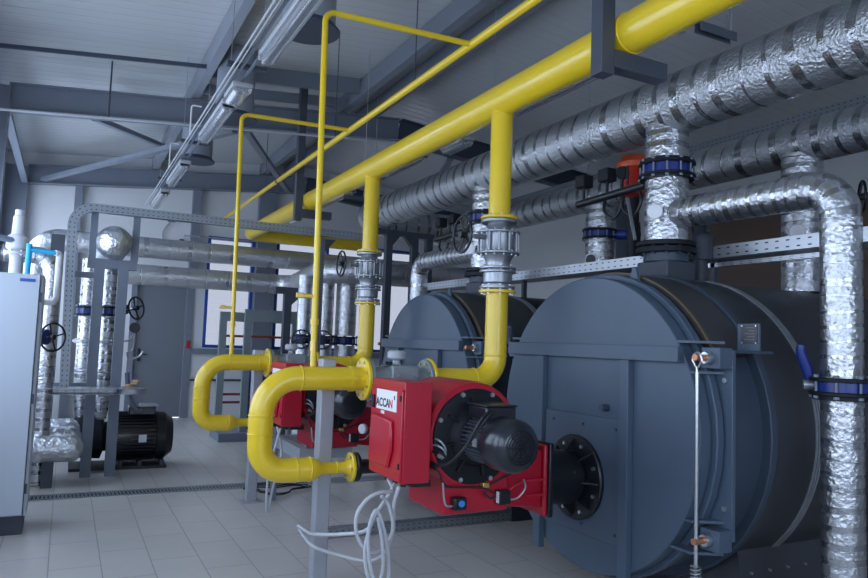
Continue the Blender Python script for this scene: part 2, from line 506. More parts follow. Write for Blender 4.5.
# door in the back wall
d = struct('door_1', box(B(), (DOOR[0] + .06, YB + .02, .01), (DOOR[1] - .06, YB + .07, DOOR[3] - .06)), 'door_grey')
bm = B(); box(bm, (DOOR[0] - .04, YB - .04, 0), (DOOR[0] + .055, YB + .09, DOOR[3])); box(bm, (DOOR[1] - .055, YB - .04, 0), (DOOR[1] + .06, YB + .09, DOOR[3]))
box(bm, (DOOR[0] + .055, YB - .04, DOOR[3] - .055), (DOOR[1] - .055, YB + .09, DOOR[3])); obj('door_frame', bm, 'roof_steel', d)
bm = B(); box(bm, (1.14, YB - .005, 1.0), (1.19, YB + .02, 1.22)); bar(bm, (1.165, YB - .03, 1.12), (1.30, YB - .03, 1.12), .02, .025); cyl(bm, (1.165, YB, 1.12), (1.165, YB - .04, 1.12), .012); obj('door_handle', bm, 'black', d)
tag(obj('call_point', box(B(), (1.945, YB - .075, 1.25), (2.005, YB - .04, 1.38)), 'red', bevel=.004), 'small red call point on the frame of the grey steel door', 'call point')

# steel frame: columns, rafters, purlins
def isec(bm, p0, p1, w, h, tf=.012, tw=.008, up=(0, 0, 1)):
    up = V(up); d = (V(p1) - V(p0)).normalized(); u = (up - d * up.dot(d)).normalized()
    bar(bm, V(p0) + u * (h / 2 - tf / 2), V(p1) + u * (h / 2 - tf / 2), w, tf, up)
    bar(bm, V(p0) - u * (h / 2 - tf / 2), V(p1) - u * (h / 2 - tf / 2), w, tf, up)
    bar(bm, V(p0) - u * 0, V(p1), tw, h - 2 * tf, up)
def trim(name, bm, mat): return struct(name, bm, mat)
tn = 4
def tr(bm, mat):
    global tn
    o = struct('trim_%d' % tn, bm, mat); tn += 1; return o
for y in (9.0, 13.35, 1.4, -2.8):      # rafters in two slopes
    h = .31
    for a, b in ((X0, RIDGE), (RIDGE, XR)):
        bm = B(); isec(bm, (a, y, raf(a) + h / 2), (b, y, raf(b) + h / 2), .18, h); tr(bm, 'roof_dark' if a == RIDGE else 'roof_steel')  # right slope darker: its shade is put into the colour
    for x in (XL + .165, XR - .17):
        bm = B(); isec(bm, (x, y, 0), (x, y, raf(x) + .31), .18, .33, up=(1, 0, 0)); tr(bm, 'roof_steel')
# haunch plate and knee brace at left column of the visible rafter
for x, w in ((.04, .12), (1.98, .15), (3.28, .34)):
    tr(box(B(), (x - w / 2, YB - .14, 0 if not (1.0 < x < 2.0) else 2.5), (x + w / 2, YB - .003, raf(x))), 'roof_steel')
# purlins along y
PZ = lambda x: raf(x) + .31
for x in (1.22, 3.15, 3.62):
    bm = B(); z = PZ(x) + .012
    bar(bm, (x - .04, YF + .02, z + .11), (x - .04, YB - .01, z + .11), .012, .215)
    bar(bm, (x, YF + .02, z + .008), (x, YB - .01, z + .008), .09, .012)
    bar(bm, (x, YF + .02, z + .21), (x, YB - .01, z + .21), .09, .012)
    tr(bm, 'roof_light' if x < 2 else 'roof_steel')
# struts between purlins near the visible rafter
for y, dz, hh in ((8.25, .06, .19), (8.72, .01, .12)):
    bm = B(); bar(bm, (1.28, y, PZ(1.28) + dz + hh / 2), (3.1, y, PZ(3.1) + dz + hh / 2), .05, hh); tr(bm, 'roof_steel')
# sag bar with hanger on the left slope
bm = B(); bar(bm, (XL, 7.9, 4.20), (1.18, 7.9, 4.44), .03, .04); tr(bm, 'roof_dark')
# roof bracing between rafters (flat bars in the plane of the roof)
for p, q in (((.14, 9.3, 4.05), (1.25, 12.0, 4.5)), ((1.75, 9.1, raf(1.75)), (-.5, 13.2, raf(-.5) + .05)), ((1.9, 9.1, raf(1.9)), (3.6, 13.2, raf(3.6))), ((4.9, 9.1, raf(4.9)), (6.4, 13.2, raf(6.4))), ((-.78, 9.15, 4.0), (-.76, 13.2, 3.9))):
    bm = B(); bar(bm, p, q, .09, .06); tr(bm, 'roof_steel')

# ------------------------------------------------------------------ roof furniture
def roof_duct(x, y, label):
    t = thing('roof_vent', (x, y, 3.9), label, 'vent', 'round roof vents')
    bm = B(); lathe(bm, (x, y, 3.93), (0, 0, 1), [(0, .205), (raf(x) + ROOFUP - 3.94, .205)], 36); obj('duct', bm, 'roof_light', t)
    bm = B(); lathe(bm, (x, y, 3.88), (0, 0, 1), [(0, .24), (.012, .245), (.05, .21), (.06, .206)], 36); obj('flared_rim', bm, 'roof_dark', t)
roof_duct(1.52, 5.22, 'round dark roof vent pipe above the yellow pipe elbow, nearest of three')
roof_duct(1.49, 7.83, 'round roof vent pipe in front of the rafter, middle of the three')
roof_duct(1.44, 10.06, 'round roof vent pipe behind the rafter, farthest of the three')

LZ = 3.5
def lamp(name, x, y0, y1, label, w=.13, group='tube lamps under the roof', small=False, z=LZ, tilt=0):
    t = thing(name, (x, y0, z), label, 'lamp', group)
    bm = B(); box(bm, (x - w / 2, y0, z + .035), (x + w / 2, y1, z + .075)); obj('housing', bm, 'lamp_grey', t, bevel=.01)
    obj('mount', box(B(), (x - .02, (y0 + y1) / 2 - .03, z + .075), (x + .02, (y0 + y1) / 2 + .03, z + .125)), 'galv', t)
    pts = [(-w / 2 + .004, .034), (-w / 2 + .012, .0), (-w / 4, -.03), (w / 4, -.03), (w / 2 - .012, .0), (w / 2 - .004, .034)]
    bm = prism(B(), [(x + a, y0 + .012, z + b) for a, b in pts], (0, y1 - y0 - .024, 0)); df = obj('diffuser', bm, 'lens', t, bevel=.006)
    bm = B()
    for a in (-.028, .028): cyl(bm, (x + a, y0 + .04, z + .012), (x + a, y1 - .04, z + .012), .012, n=12)
    obj('tube', bm, 'white_plastic', t)
    if not small:
        for yy in (y0 + .012, y1 - .032): obj('end_cap', box(B(), (x - w / 2 - .003, yy, z + .0), (x + w / 2 + .003, yy + .02, z + .078)), 'lamp_grey', t, bevel=.006)
    return t
lamp('tube_lamp', 1.17, 3.75, 5.05, 'long tube lamp on the left cable row, nearest, cut by the top edge')
lamp('emergency_lamp', 1.15, 5.75, 6.12, 'short box lamp between two tube lamps on the left row', w=.17, small=True, group='short lamps')
lamp('tube_lamp', 1.14, 6.25, 7.5, 'tube lamp on the left row just below the short lamp')
lamp('tube_lamp', 1.13, 8.75, 10.0, 'tube lamp of the left row hanging beyond the rafter')
lamp('tube_lamp', 1.13, 10.7, 11.95, 'last tube lamp of the left row, near the back wall')
for (a, b, l) in ((3.9, 5.1, 'tube lamp right of the thick yellow pipe, nearest of its row'), (6.75, 7.9, 'tube lamp under the thick yellow pipe beyond the nearer drop'), (8.9, 10.1, 'tube lamp under the thick yellow pipe beside the farther hanger'), (10.7, 11.9, 'farthest tube lamp under the thick yellow pipe')):
    lamp('tube_lamp', 3.3, a, b, l)
lamp('emergency_lamp', 3.42, 6.0, 6.45, 'short box lamp under the thick yellow pipe left of the nearer drop', w=.17, small=True, group='short lamps')
# cable rail with conduits carrying the left lamp row
t = thing('lamp_rail', (1.08, 2.2, LZ + .12), 'pair of galvanised strips with white conduit carrying the left lamp row', 'cable rail')
for dx, r, m in ((-.035, .009, 'lamp_grey'), (-.005, .006, 'lamp_grey')):
    obj('conduit', tube(B(), [(1.06 + dx, 2.2, LZ + .11), (1.06 + dx, 12.5, LZ + .11)], r, 10), m, t)
for dx in (.02, .09): obj('strip', strip(B(), [(1.08 + dx, 2.2, LZ + .125), (1.08 + dx, 12.5, LZ + .125)], .022, .012, (0, 0, 1)), 'frame_grey', t)
for y in (3.3, 5.62, 8.2, 10.4):
    obj('crossbar', box(B(), (.99, y - .03, LZ + .14), (1.30, y + .03, LZ + .17)), 'frame_dark', t)
    for x in (1.02, 1.27): obj('hanger_rod', cyl(B(), (x, y, LZ + .15), (x, y, raf(x) + ROOFUP - .005), .004, n=8), 'steel', t)
for y in (4.3, 7.7, 9.4): obj('drop_conduit', tube(B(), rpath([(1.02, y, LZ + .1), (1.02, y, LZ + .42), (1.12, y, LZ + .42)], .03, 5), .009, 10), 'white_plastic', t)
t = thing('lamp_rail', (3.3, 3., LZ + .1), 'galvanised strip carrying the tube lamps beside the thick yellow pipe', 'cable rail')
obj('strip', strip(B(), [(3.3, 3.0, LZ + .09), (3.3, 12.2, LZ + .09)], .05, .012, (0, 0, 1)), 'tray_dark', t)
for y in (3.3, 5.6, 8.5, 10.4):
    obj('crossbar', box(B(), (3.15, y - .02, LZ + .105), (3.5, y + .02, LZ + .135)), 'galv', t)
    obj('hanger_rod', cyl(B(), (3.46, y, LZ + .13), (3.46, y, raf(3.46) + ROOFUP - .005), .004, n=8), 'steel', t)
# white conduit below the rafter
tag(obj('conduit', tube(B(), [(XL + .01, 7.9, 3.579), (3.6, 7.9, 3.981)], .014, 12), 'lamp_grey'), 'pale conduit running from the left wall in front of the big rafter', 'conduit')
tag(obj('hanger_rod', cyl(B(), (.24, 7.9, 4.295), (.24, 7.9, 3.70), .009, n=8), 'frame_dark'), 'thin steel rod between the sag bar and the white conduit', 'rod')
# upper perforated tray beyond pipe B
t = thing('cable_tray', (5.35, 1.5, 3.48), 'narrow dark perforated tray above the farther silver header', 'cable tray')
obj('tray_rail', strip(B(), [(5.35, 1.5, 3.50), (5.35, 11.5, 3.50)], .07, .2, (1, 0, 0)), 'tray_dark', t)
for y in (2.6, 4.6, 6.6, 8.6): obj('hanger_rod', cyl(B(), (5.45, y, 3.465), (5.45, y, raf(5.45) + ROOFUP - .005), .005, n=8), 'steel', t)

# ------------------------------------------------------------------ gas pipework
GX, GZ, GR = 2.61, 3.215, .112
YR1, DY = 4.1, 2.36
t = thing('gas_header', (GX, 1.2, GZ), 'thick yellow gas header sloping across the ceiling with two drops', 'gas pipe')
bm = tube(B(), rpath([(GX, 1.0, GZ), (GX, 11.85, GZ), (4.8, 11.85, GZ)], .2), GR, 36); obj('main_pipe', bm, 'yellow', t)
for k in range(2):
    y = YR1 + k * DY
    obj('drop_pipe', cyl(B(), (GX, y, 2.39), (GX, y, GZ - .06), .076, n=36), 'yellow', t)
    flange(t, (GX, y, 2.378), (0, 0, 1), .128, .022, 'yellow', 8, split=(k == 0))
    obj('weld_seam', torus(B(), (GX, y, GZ - .105), (0, 0, 1), .077, .006, 32, 6), 'yellow', t)
for y in (2.82, 8.4): weld(t, (GX, y, GZ), (0, 1, 0), GR)

def hanger(y, label, bx=.13):
    t = thing('pipe_hanger', (GX - .18, y, 3.0), label, 'pipe hanger', 'hangers of the thick yellow pipe')
    x = GX - GR - .047
    obj('upright', box(B(), (x - .045, y - .045, GZ - GR - .145), (x + .045, y + .045, raf(x) + ROOFUP - .002)), 'frame_dark', t, bevel=.004)
    obj('arm', box(B(), (x + .046, y - .045, GZ - GR - .10), (GX + .27, y + .045, GZ - GR - .002)), 'frame_dark', t, bevel=.004)
hanger(2.87, 'dark L-shaped pipe hanger at the upper right of the thick yellow pipe')
hanger(8.5, 'dark L-shaped pipe hanger near the far end of the thick yellow pipe')
for y, l in ((2.38, 'dark channel arm on a thin rod beyond the thick yellow pipe, top right'), (7.3, 'short dark channel arm hanging on a rod beyond the farther drop')):
    t = thing('channel_arm', (2.9, y, 3.1), l, 'channel arm', 'channel arms on rods')
    bm = B(); box(bm, (2.62, y - .022, 3.096), (2.87, y + .022, 3.10)); box(bm, (2.62, y - .022, 3.055), (2.87, y - .018, 3.096)); box(bm, (2.62, y + .018, 3.055), (2.87, y + .022, 3.096)); obj('channel', bm, 'frame_dark', t)
    for x in (2.85,): obj('rod', cyl(B(), (x, y, 3.07), (x, y, raf(x) + ROOFUP - .005), .005, n=8), 'steel', t)

# thin vent line
t = thing('vent_pipe', (2.345, 1.5, 3.56), 'thin yellow vent pipe running left of the thick gas header with two risers', 'gas pipe')
VX, VZ = 2.345, 3.56
obj('main_pipe', cyl(B(), (VX, 1.4, VZ), (VX, 13.05, VZ), .029, n=20), 'yellow', t)
obj('end_cap', cyl(B(), (VX, 13.05, VZ), (VX, 13.09, VZ), .033, n=20), 'black', t)
for k, (y, zb) in enumerate(((YR1, 1.335), (YR1 + DY, 1.335))):
    r = obj('riser', tube(B(), rpath([(1.325, y, zb), (1.295, y, VZ - .03), (VX, y, VZ)], .07, 8), .019, 16), 'yellow', t)
    obj('valve_body', cyl(B(), (1.324, y, zb + .09), (1.323, y, zb + .15), .024, n=12), 'brass', t)
    obj('coupling', cyl(B(), (1.322, y, zb + .25), (1.321, y, zb + .285), .026, n=12), 'yellow', t)
    obj('side_tap', tube(B(), [(1.32, y, zb + .42), (1.245, y, zb + .42)], .012, 10), 'yellow', t)
    obj('tap_handle', box(B(), (1.20, y - .012, zb + .405), (1.247, y + .012, zb + .437)), 'brass', t, bevel=.004)
for y in (5.0, 6.9, 9.8): obj('hanger_rod', cyl(B(), (VX, y, VZ + .027), (VX, y, raf(VX) + ROOFUP - .005), .005, n=8), 'frame_dark', t)
obj('clamp', lathe(B(), (VX, 9.1, VZ), (0, 1, 0), [(0, .031), (.0, .037), (.04, .037), (.04, .031)], 20, False), 'frame_dark', t)

# gas valve on each drop
def drop_valve(y, label):
    t = thing('gas_valve', (GX, y, 1.875), label, 'valve', 'grey gas valves under the yellow drops')
    up = (0, 0, 1); x = GX
    flange(t, (x, y, 2.352), up, .125, .024, 'valve_grey', 0)
    lathe_b = lathe(B(), (x, y, 1.885), up, [(0, .098), (.03, .098), (.03, .085), (.045, .10), (.125, .10), (.13, .085), (.16, .085), (.19, .085), (.235, .108), (.25, .118), (.39, .118), (.41, .09), (.44, .08), (.46, .08)], 40)
    obj('body', lathe_b, 'valve_grey', t)
    for z in (2.132, 2.275): flange(t, (x, y, z), up, .148, .018, 'valve_grey', 12, br=.007)
    bm = B()
    for i in range(12):
        a = 2 * PI * i / 12; c = V((x + .136 * math.cos(a), y + .136 * math.sin(a), 0)); cyl(bm, c + V((0, 0, 2.14)), c + V((0, 0, 2.267)), .009, n=8)
    obj('tie_rods', bm, 'valve_grey', t)
    for z in (2.03, 2.004): flange(t, (x, y, z), up, .128, .018, 'valve_grey', 8 if z > 2.01 else 0, br=.007)
    flange(t, (x, y, 1.897), up, .122, .02, 'valve_grey', 8, br=.008)
    cyl_b = cyl(B(), (x - .11, y, 2.235), (x - .2, y, 2.235), .018, n=16); obj('bonnet', cyl_b, 'valve_grey', t)
    handwheel(t, (x - .29, y, 2.235), (-1, 0, 0), .122, 'black', .009, 5, .1)
    return t
v1 = drop_valve(YR1, 'grey flanged gas valve with black handwheel on the nearer yellow drop')
copy_tree(v1, (0, DY, 0), 'grey flanged gas valve with black handwheel on the farther yellow drop')

# gas elbow from valve to the burner train
TZ = 1.265
def elbow_pipe(y, label):
    t = thing('gas_elbow_pipe', (2.2, y, TZ), label, 'gas pipe', 'yellow elbow pipes into the burner trains')
    obj('pipe', tube(B(), rpath([(2.10, y, TZ), (GX, y, TZ), (GX, y, 1.865)], .16, 14), .076, 36), 'yellow', t)
    flange(t, (GX, y, 1.868), (0, 0, 1), .128, .022, 'yellow', 8)
    flange(t, (2.10, y, TZ), (1, 0, 0), .135, .022, 'yellow', 0)
    weld(t, (2.44, y, TZ), (1, 0, 0), .076); weld(t, (GX, y, TZ + .165), (0, 0, 1), .076)
    return t
e1 = elbow_pipe(YR1, 'yellow elbow pipe dropping behind the nearer red burner')
copy_tree(e1, (0, DY, 0), 'yellow elbow pipe dropping to the farther burner, behind the nearer loop')

def train_valve(y, label):
    t = thing('gas_train_valve', (1.7, y, TZ - .1), label, 'valve', 'grey green gas train valves')
    obj('body', lathe(B(), (1.69, y, TZ), (1, 0, 0), [(0, .08), (.04, .072), (.10, .085), (.275, .085), (.335, .072), (.375, .08)], 32), 'grey_green', t)
    bx = obj('valve_block', box(B(), (1.80, y - .10, TZ - .085), (1.99, y + .10, TZ + .088)), 'grey_green', t, bevel=.012)
    for x in (1.677, 2.076): flange(t, (x, y, TZ), (1, 0, 0), .128, .024, 'grey_green', 8, bmat='brass', br=.009)
    obj('actuator', lathe(B(), (1.87, y, TZ + .09), (0, 0, 1), [(0, .03), (.03, .022), (.035, .05), (.045, .058), (.08, .058), (.09, .045)], 28), 'lamp_grey', t)
    obj('sensor', box(B(), (1.77, y - .06, TZ + .09), (1.82, y - .01, TZ + .11)), 'black', t)
    for x in (1.83, 1.96): obj('plug', cyl(B(), (x, y - .102, TZ + .03), (x, y - .118, TZ + .03), .014, n=6), 'steel', t)
    return t
w1 = train_valve(YR1, 'grey green gas valve block with white cap above the nearer red control box')
copy_tree(w1, (0, DY, 0), 'grey green gas valve block with white cap above the farther red control box')

def loop_pipe(y, label, xl=1.03):
    t = thing('gas_loop_pipe', (1.2, y, .7), label, 'gas pipe', 'yellow gas loops')
    zl = .73
    obj('pipe', tube(B(), rpath([(1.64, y, TZ), (xl, y, TZ), (xl, y, zl), (1.33, y, zl)], [.21, .21], 16), .071, 40), 'yellow', t)
    flange(t, (1.652, y, TZ), (1, 0, 0), .132, .024, 'yellow', 8)
    obj('reducer', lathe(B(), (1.33, y, zl), (1, 0, 0), [(0, .071), (.02, .071), (.06, .05), (.08, .036), (.22, .034), (.24, .042), (.25, .05)], 32), 'yellow', t)
    flange(t, (1.592, y, zl), (1, 0, 0), .088, .022, 'yellow', 6, br=.008)
    for p, d_ in (((xl + .22, y, TZ), (1, 0, 0)), ((1.57, y, TZ), (1, 0, 0)), ((xl, y, 1.05), (0, 0, 1)), ((xl, y, .945), (0, 0, 1)), ((xl + .215, y, zl), (1, 0, 0)), ((1.33, y, zl), (1, 0, 0))): weld(t, p, d_, .071)
    weld(t, (1.5, y, zl), (1, 0, 0), .0345)
    obj('rubber_joint', lathe(B(), (1.604, y, zl), (1, 0, 0), [(0, .075), (.012, .088), (.03, .088), (.042, .07)], 28), 'black', t)
    obj('inlet_pipe', tube(B(), rpath([(1.646, y, zl), (1.9, y, zl), (1.9, y - .15, zl)], .08, 6), .045, 20), 'black', t)
    return t
l1 = loop_pipe(YR1, 'big yellow U-shaped gas pipe loop left of the nearer red control box')
loop_pipe(YR1 + DY, 'smaller looking yellow U-shaped gas pipe loop behind the nearer loop, far left', 1.09)

def post(y, label, x=1.455):
    t = thing('support_post', (x, y, 0), label, 'post', 'steel posts under the yellow loops')
    w = .045
    obj('shaft', box(B(), (x - w, y - w, .008), (x + w, y + w, TZ + .115)), 'post_grey', t, bevel=.008)
    obj('base_plate', box(B(), (x - .09, y - .09, 0), (x + .09, y + .09, .01)), 'post_grey', t)
    obj('pipe_clamp', lathe(B(), (x + .10, YR1 + (y - YP1), TZ), (1, 0, 0), [(0, .0725), (0, .078), (.03, .078), (.03, .0725)], 32, False), 'yellow', t)
    return t
YP1 = 4.1 + .071 + .051
post(YP1, 'square grey steel post under the nearer yellow loop, cut by the bottom edge')
post(YP1 + DY, 'square grey steel post under the farther yellow loop, base on the tiles', x=1.595)

# ------------------------------------------------------------------ burner
def burner(label):
    Y0 = 3.3
    t = thing('burner', (2.0, 3.6, .6), label, 'burner', 'red gas burners')
    # lower casing + snout
    bm = B(); box(bm, (1.80, Y0 + .005, .60), (2.22, 3.72, .98)); obj('lower_casing', bm, 'red', t, bevel=.02)
    sn = obj('snout', prism(B(), [(2.18, Y0 + .03, .62), (2.50, Y0 + .09, .575), (2.50, Y0 + .09, .905), (2.18, Y0 + .03, .95)], (0, .42, 0)), 'red', t, bevel=.01)
    for z in (.66, .745): obj('rib', box(B(), (2.36, Y0 + .05, z - .006), (2.50, Y0 + .092, z + .006)), 'red', sn)
    obj('mounting_plate', box(B(), (2.50, 3.37, .53), (2.53, 3.87, .935)), 'red', t, bevel=.01)
    # volute
    c = V((1.985, Y0, 1.01))
    bm = lathe(B(), c, (0, 1, 0), [(0, .27), (.012, .284), (.05, .292), (.46, .292), (.5, .275)], 56)
    vl = obj('fan_housing', bm, 'red', t)
    dk = obj('fan_cover', lathe(B(), c - V((0, .016, 0)), (0, 1, 0), [(0, .235), (.006, .252), (.016, .255)], 56), 'black_rough', t)
    bolts(dk, c - V((0, .016, 0)), (0, 1, 0), .24, 8, .002, 'bright_steel', .013, .009)
    for i in range(8):
        a = 2 * PI * i / 8 + .2; bm = B()
        bar(bm, c + V((math.cos(a) * .12, -.024, math.sin(a) * .12)), c + V((math.cos(a) * .21, -.02, math.sin(a) * .21)), .012, .03, up=(0, -1, 0))
        obj('rib', bm, 'black', dk)
    obj('cover_hub', lathe(B(), c - V((0, .06, 0)), (0, 1, 0), [(0, .12), (.01, .135), (.045, .16)], 40), 'black_rough', dk)
    # motor
    bm = B(); cyl(bm, c - V((0, .3, 0)), c - V((0, .05, 0)), .095, n=36)
    mo = obj('motor', bm, 'motor_black', t); bm = B(); cyl(bm, c - V((0, .29, 0)), c - V((0, .07, 0)), .0955, n=36)
    for i in range(36):
        a = 2 * PI * i / 36; e = V((math.cos(a), 0, math.sin(a)))
        bar(bm, c + e * .108 - V((0, .29, 0)), c + e * .108 - V((0, .07, 0)), .006, .035, up=e)
    obj('cooling_fins', bm, 'frame_dark', mo)  # fins are glossy black; the lighter grey paints in their highlights
    cw = obj('fan_cowl', lathe(B(), c - V((0, .435, 0)), (0, 1, 0), [(0, .085), (.006, .095), (.02, .118), (.045, .131), (.17, .136), (.175, .132)], 48), 'motor_black', mo)
    bm = B()
    for r in (.02, .036, .052, .068, .082): torus(bm, c - V((0, .437, 0)), (0, 1, 0), r, .0025, 32, 6)
    for i in range(8):
        a = 2 * PI * i / 8; bar(bm, c - V((0, .437, 0)), c + V((math.cos(a) * .085, -.437, math.sin(a) * .085)), .004, .004)
    obj('grille', bm, 'black_rough', cw)
    tb = obj('terminal_box', box(B(), c + V((-.10, -.27, .115)), c + V((.08, -.09, .18))), 'motor_black', mo, bevel=.008)
    obj('box_lid', box(B(), c + V((-.106, -.276, .18)), c + V((.086, -.084, .19))), 'motor_black', tb, bevel=.004)
    obj('name_plate', box(B(), c + V((-.133, -.24, -.02)), c + V((-.127, -.20, .02))), 'galv', mo)
    # control box
    bx = (1.525, 3.245, .79); bq = (1.69, 3.66, 1.297)
    cb = obj('control_box', box(B(), (bx[0] + .012, bx[1], bx[2]), bq), 'red', t, bevel=.004)
    # front door with raised field, facing -x
    obj('box_door', box(B(), (bx[0], bx[1] + .006, bx[2] + .008), (bx[0] + .012, bq[1] - .006, bq[2] - .045)), 'red', cb, bevel=.004)
    obj('door_rim', box(B(), (bx[0] - .002, bx[1] + .006, bq[2] - .043), (bx[0] + .012, bq[1] - .006, bq[2] - .036)), 'red_dull', cb)
    bm = prism(B(), [(bx[0] - .02, 3.345, 1.095), (bx[0] - .02, 3.61, 1.115), (bx[0] - .02, 3.63, .855), (bx[0] - .02, 3.38, .85), (bx[0] - .02, 3.335, .95)], (.021, 0, 0)); obj('raised_field', bm, 'red', cb, bevel=.012)
    pl = obj('logo_plate', box(B(), (bx[0] - .003, 3.315, 1.14), (bx[0], 3.575, 1.245)), 'label_white', cb)
    M = Matrix.Translation((bx[0] - .0035, 3.49, 1.175)) @ Matrix(((0, 0, -1, 0), (-1, 0, 0, 0), (0, 1, 0, 0), (0, 0, 0, 1)))
    text('ACCA', .062, 'logo_black', pl, M)
    text('N', .062, 'logo_red', pl, Matrix.Translation((0, -.106, 0)) @ M)
    text('8', .030, 'logo_black', pl, Matrix.Translation((0, -.15, .035)) @ M)
    obj('small_plate', box(B(), (bx[0] - .003, 3.47, 1.118), (bx[0], 3.51, 1.134)), 'label_white', cb)
    obj('latch', box(B(), (bx[0] - .012, 3.60, 1.14), (bx[0], 3.625, 1.21)), 'black', cb, bevel=.003)
    for z in (.86, 1.2): obj('hinge', box(B(), (bx[0] - .006, 3.26, z), (bx[0], 3.273, z + .03)), 'black', cb)
    for yy in (3.36, 3.46, 3.56): obj('cable_gland', cyl(B(), (1.60, yy, .755), (1.60, yy, .79), .016, n=10), 'black', cb)
    obj('socket_strip', box(B(), (1.63, 3.32, .755), (1.74, 3.44, .79)), 'black', cb, bevel=.004)
    # switches and wiring on the lower casing
    sw = obj('pressure_switch', box(B(), (1.85, Y0 - .045, .635), (1.925, Y0 + .006, .70)), 'black', t, bevel=.008)
    obj('switch_dial', cyl(B(), (1.89, Y0 - .052, .67), (1.89, Y0 - .044, .67), .017, n=20), 'light_blue', sw)
    s2 = obj('ignition_box', box(B(), (2.125, Y0 - .045, .645), (2.20, Y0 + .006, .72)), 'black', t, bevel=.006)
    obj('box_sticker', box(B(), (2.122, Y0 - .04, .655), (2.125, Y0 - .015, .715)), 'label_white', s2)
    obj('solenoid', box(B(), (2.03, Y0 - .03, .735), (2.07, Y0 + .006, .765)), 'brass', t, bevel=.004)
    yw = Y0 - .018
    for pts, m in (([(1.715, 3.36, .87), (1.76, yw, .84), (1.79, yw, .78), (1.83, yw, .755), (1.95, yw, .745), (2.05, yw - .01, .735), (2.10, yw - .02, .70), (2.07, yw - .02, .685), (2.03, yw - .01, .725)], 'cable_black'),
                   ([(1.79, yw, .78), (1.80, yw, .70), (1.815, yw, .66), (1.855, yw, .655)], 'galv'),
                   ([(1.96, yw, .745), (2.05, yw, .745), (2.15, yw, .78), (2.28, yw, .83), (2.33, yw + .02, .86)], 'cable_black'),
                   ([(2.20, yw, .665), (2.26, yw, .67), (2.31, yw, .72), (2.32, yw + .03, .76)], 'galv'),
                   ([(2.20, yw, .71), (2.25, yw, .74), (2.33, yw + .03, .75)], 'red_dull')):
        obj('wire', tube(B(), smoothpath(pts), .0055, 8), m, t)
    for k in range(3):
        obj('wire', tube(B(), smoothpath([(1.70, 3.38 + .03 * k, .92 + .04 * k), (1.75, 3.27, .94 + .03 * k), (1.79, 3.27, .90 + .015 * k), (1.715, 3.37, .85 + .01 * k)]), .006, 8), 'galv' if k else 'cable_black', t)
    for dx in (0, .025):
        obj('motor_cable', tube(B(), smoothpath([c + V((-.09 + dx, -.285, .16)), c + V((-.15 + dx, -.30, .12)), c + V((-.20, -.24, -.02)), c + V((-.24, -.12, -.12)), (1.714, 3.36, .86 + dx)]), .008, 10), 'cable_black', t)
    obj('pressure_gauge', lathe(B(), (1.56, 3.80, 1.0), (-1, -.55, 0), [(0, .012), (.02, .012), (.02, .028), (.036, .028), (.04, .024)], 28), 'lamp_grey', t)
    # blast tube to the boiler door
    obj('gasket_frame', box(B(), (2.53, 3.36, .52), (2.565, 3.88, .945)), 'black', t, bevel=.01)
    obj('blast_tube', cyl(B(), (2.56, 3.62, .705), (2.872, 3.62, .695), .165, n=40), 'black', t)
    return t
b1 = burner('red gas burner with black fan motor and white logo plate, nearest')
copy_tree(b1, (.045, DY, 0), 'red gas burner partly hidden behind the nearer yellow loop and grey post')

t = thing('burner_stand', (1.9, 6.2, 0), 'grey steel stand under the farther red burner', 'stand')
for x in (1.80, 2.2): obj('rail', box(B(), (x - .03, 5.72, .50), (x + .03, 6.62, .598)), 'post_grey', t)
for y in (5.75, 6.59): obj('cross_rail', box(B(), (1.83, y - .03, .51), (2.17, y + .03, .59)), 'post_grey', t)
for x in (1.80, 2.2):
    for y in (6.58,): obj('leg', box(B(), (x - .022, y - .022, 0), (x + .022, y + .022, .50)), 'frame_grey', t)

def white_cable(name, pts, label, r=.0095):
    return tag(obj(name, tube(B(), smoothpath(pts, 10), r, 10), 'cable_white'), label, 'cable')
white_cable('white_cable', [(1.60, 3.46, .76), (1.55, 3.42, .71), (1.47, 3.4, .62), (1.42, 3.4, .54), (1.34, 3.55, .49), (1.30, 3.8, .43), (1.32, 4.0, .385), (1.325, 4.22, .37), (1.335, 4.27, .35), (1.34, 4.24, .34), (1.325, 4.1, .335), (1.335, 3.95, .32), (1.45, 3.88, .285), (1.55, 3.7, .29), (1.57, 3.5, .38), (1.57, 3.4, .52), (1.555, 3.37, .66), (1.58, 3.37, .755)], 'white cable from the nearer red box hooked round the grey post')
white_cable('white_cable', [(1.6, 3.56, .76), (1.56, 3.4, .73), (1.46, 3.35, .735), (1.39, 3.35, .70), (1.345, 3.35, .63), (1.35, 3.35, .54), (1.40, 3.35, .46), (1.47, 3.36, .44), (1.53, 3.37, .48), (1.55, 3.36, .56), (1.52, 3.36, .67), (1.47, 3.34, .72)], 'white cable hanging in an oval coil below the nearer red box')
white_cable('white_cable', [(1.45, 3.33, .66), (1.42, 3.33, .60), (1.39, 3.33, .48), (1.40, 3.33, .37), (1.44, 3.33, .28), (1.50, 3.34, .25), (1.53, 3.34, .33), (1.515, 3.34, .46), (1.48, 3.33, .58), (1.44, 3.33, .655), (1.40, 3.32, .56), (1.41, 3.32, .42), (1.45, 3.32, .30), (1.485, 3.32, .36), (1.475, 3.32, .50), (1.45, 3.33, .62)], 'white cable loop hanging lowest below the nearer red box')
white_cable('white_cable', [(1.60, 5.72, .765), (1.57, 5.75, .6), (1.53, 5.75, .42), (1.52, 5.74, .2), (1.535, 5.74, .10), (1.56, 5.75, .22), (1.60, 5.75, .45), (1.625, 5.75, .58), (1.6, 5.82, .765)], 'white cable loop hanging below the farther red box')
pts = []
for i in range(38):
    a = i * .42; r = .17 + .07 * math.sin(i * 1.3) + .05 * random.random()
    pts.append((1.95 + 1.25 * r * math.cos(a) + .02 * math.sin(i), 6.95 + r * math.sin(a), .007 + .0009 * i))
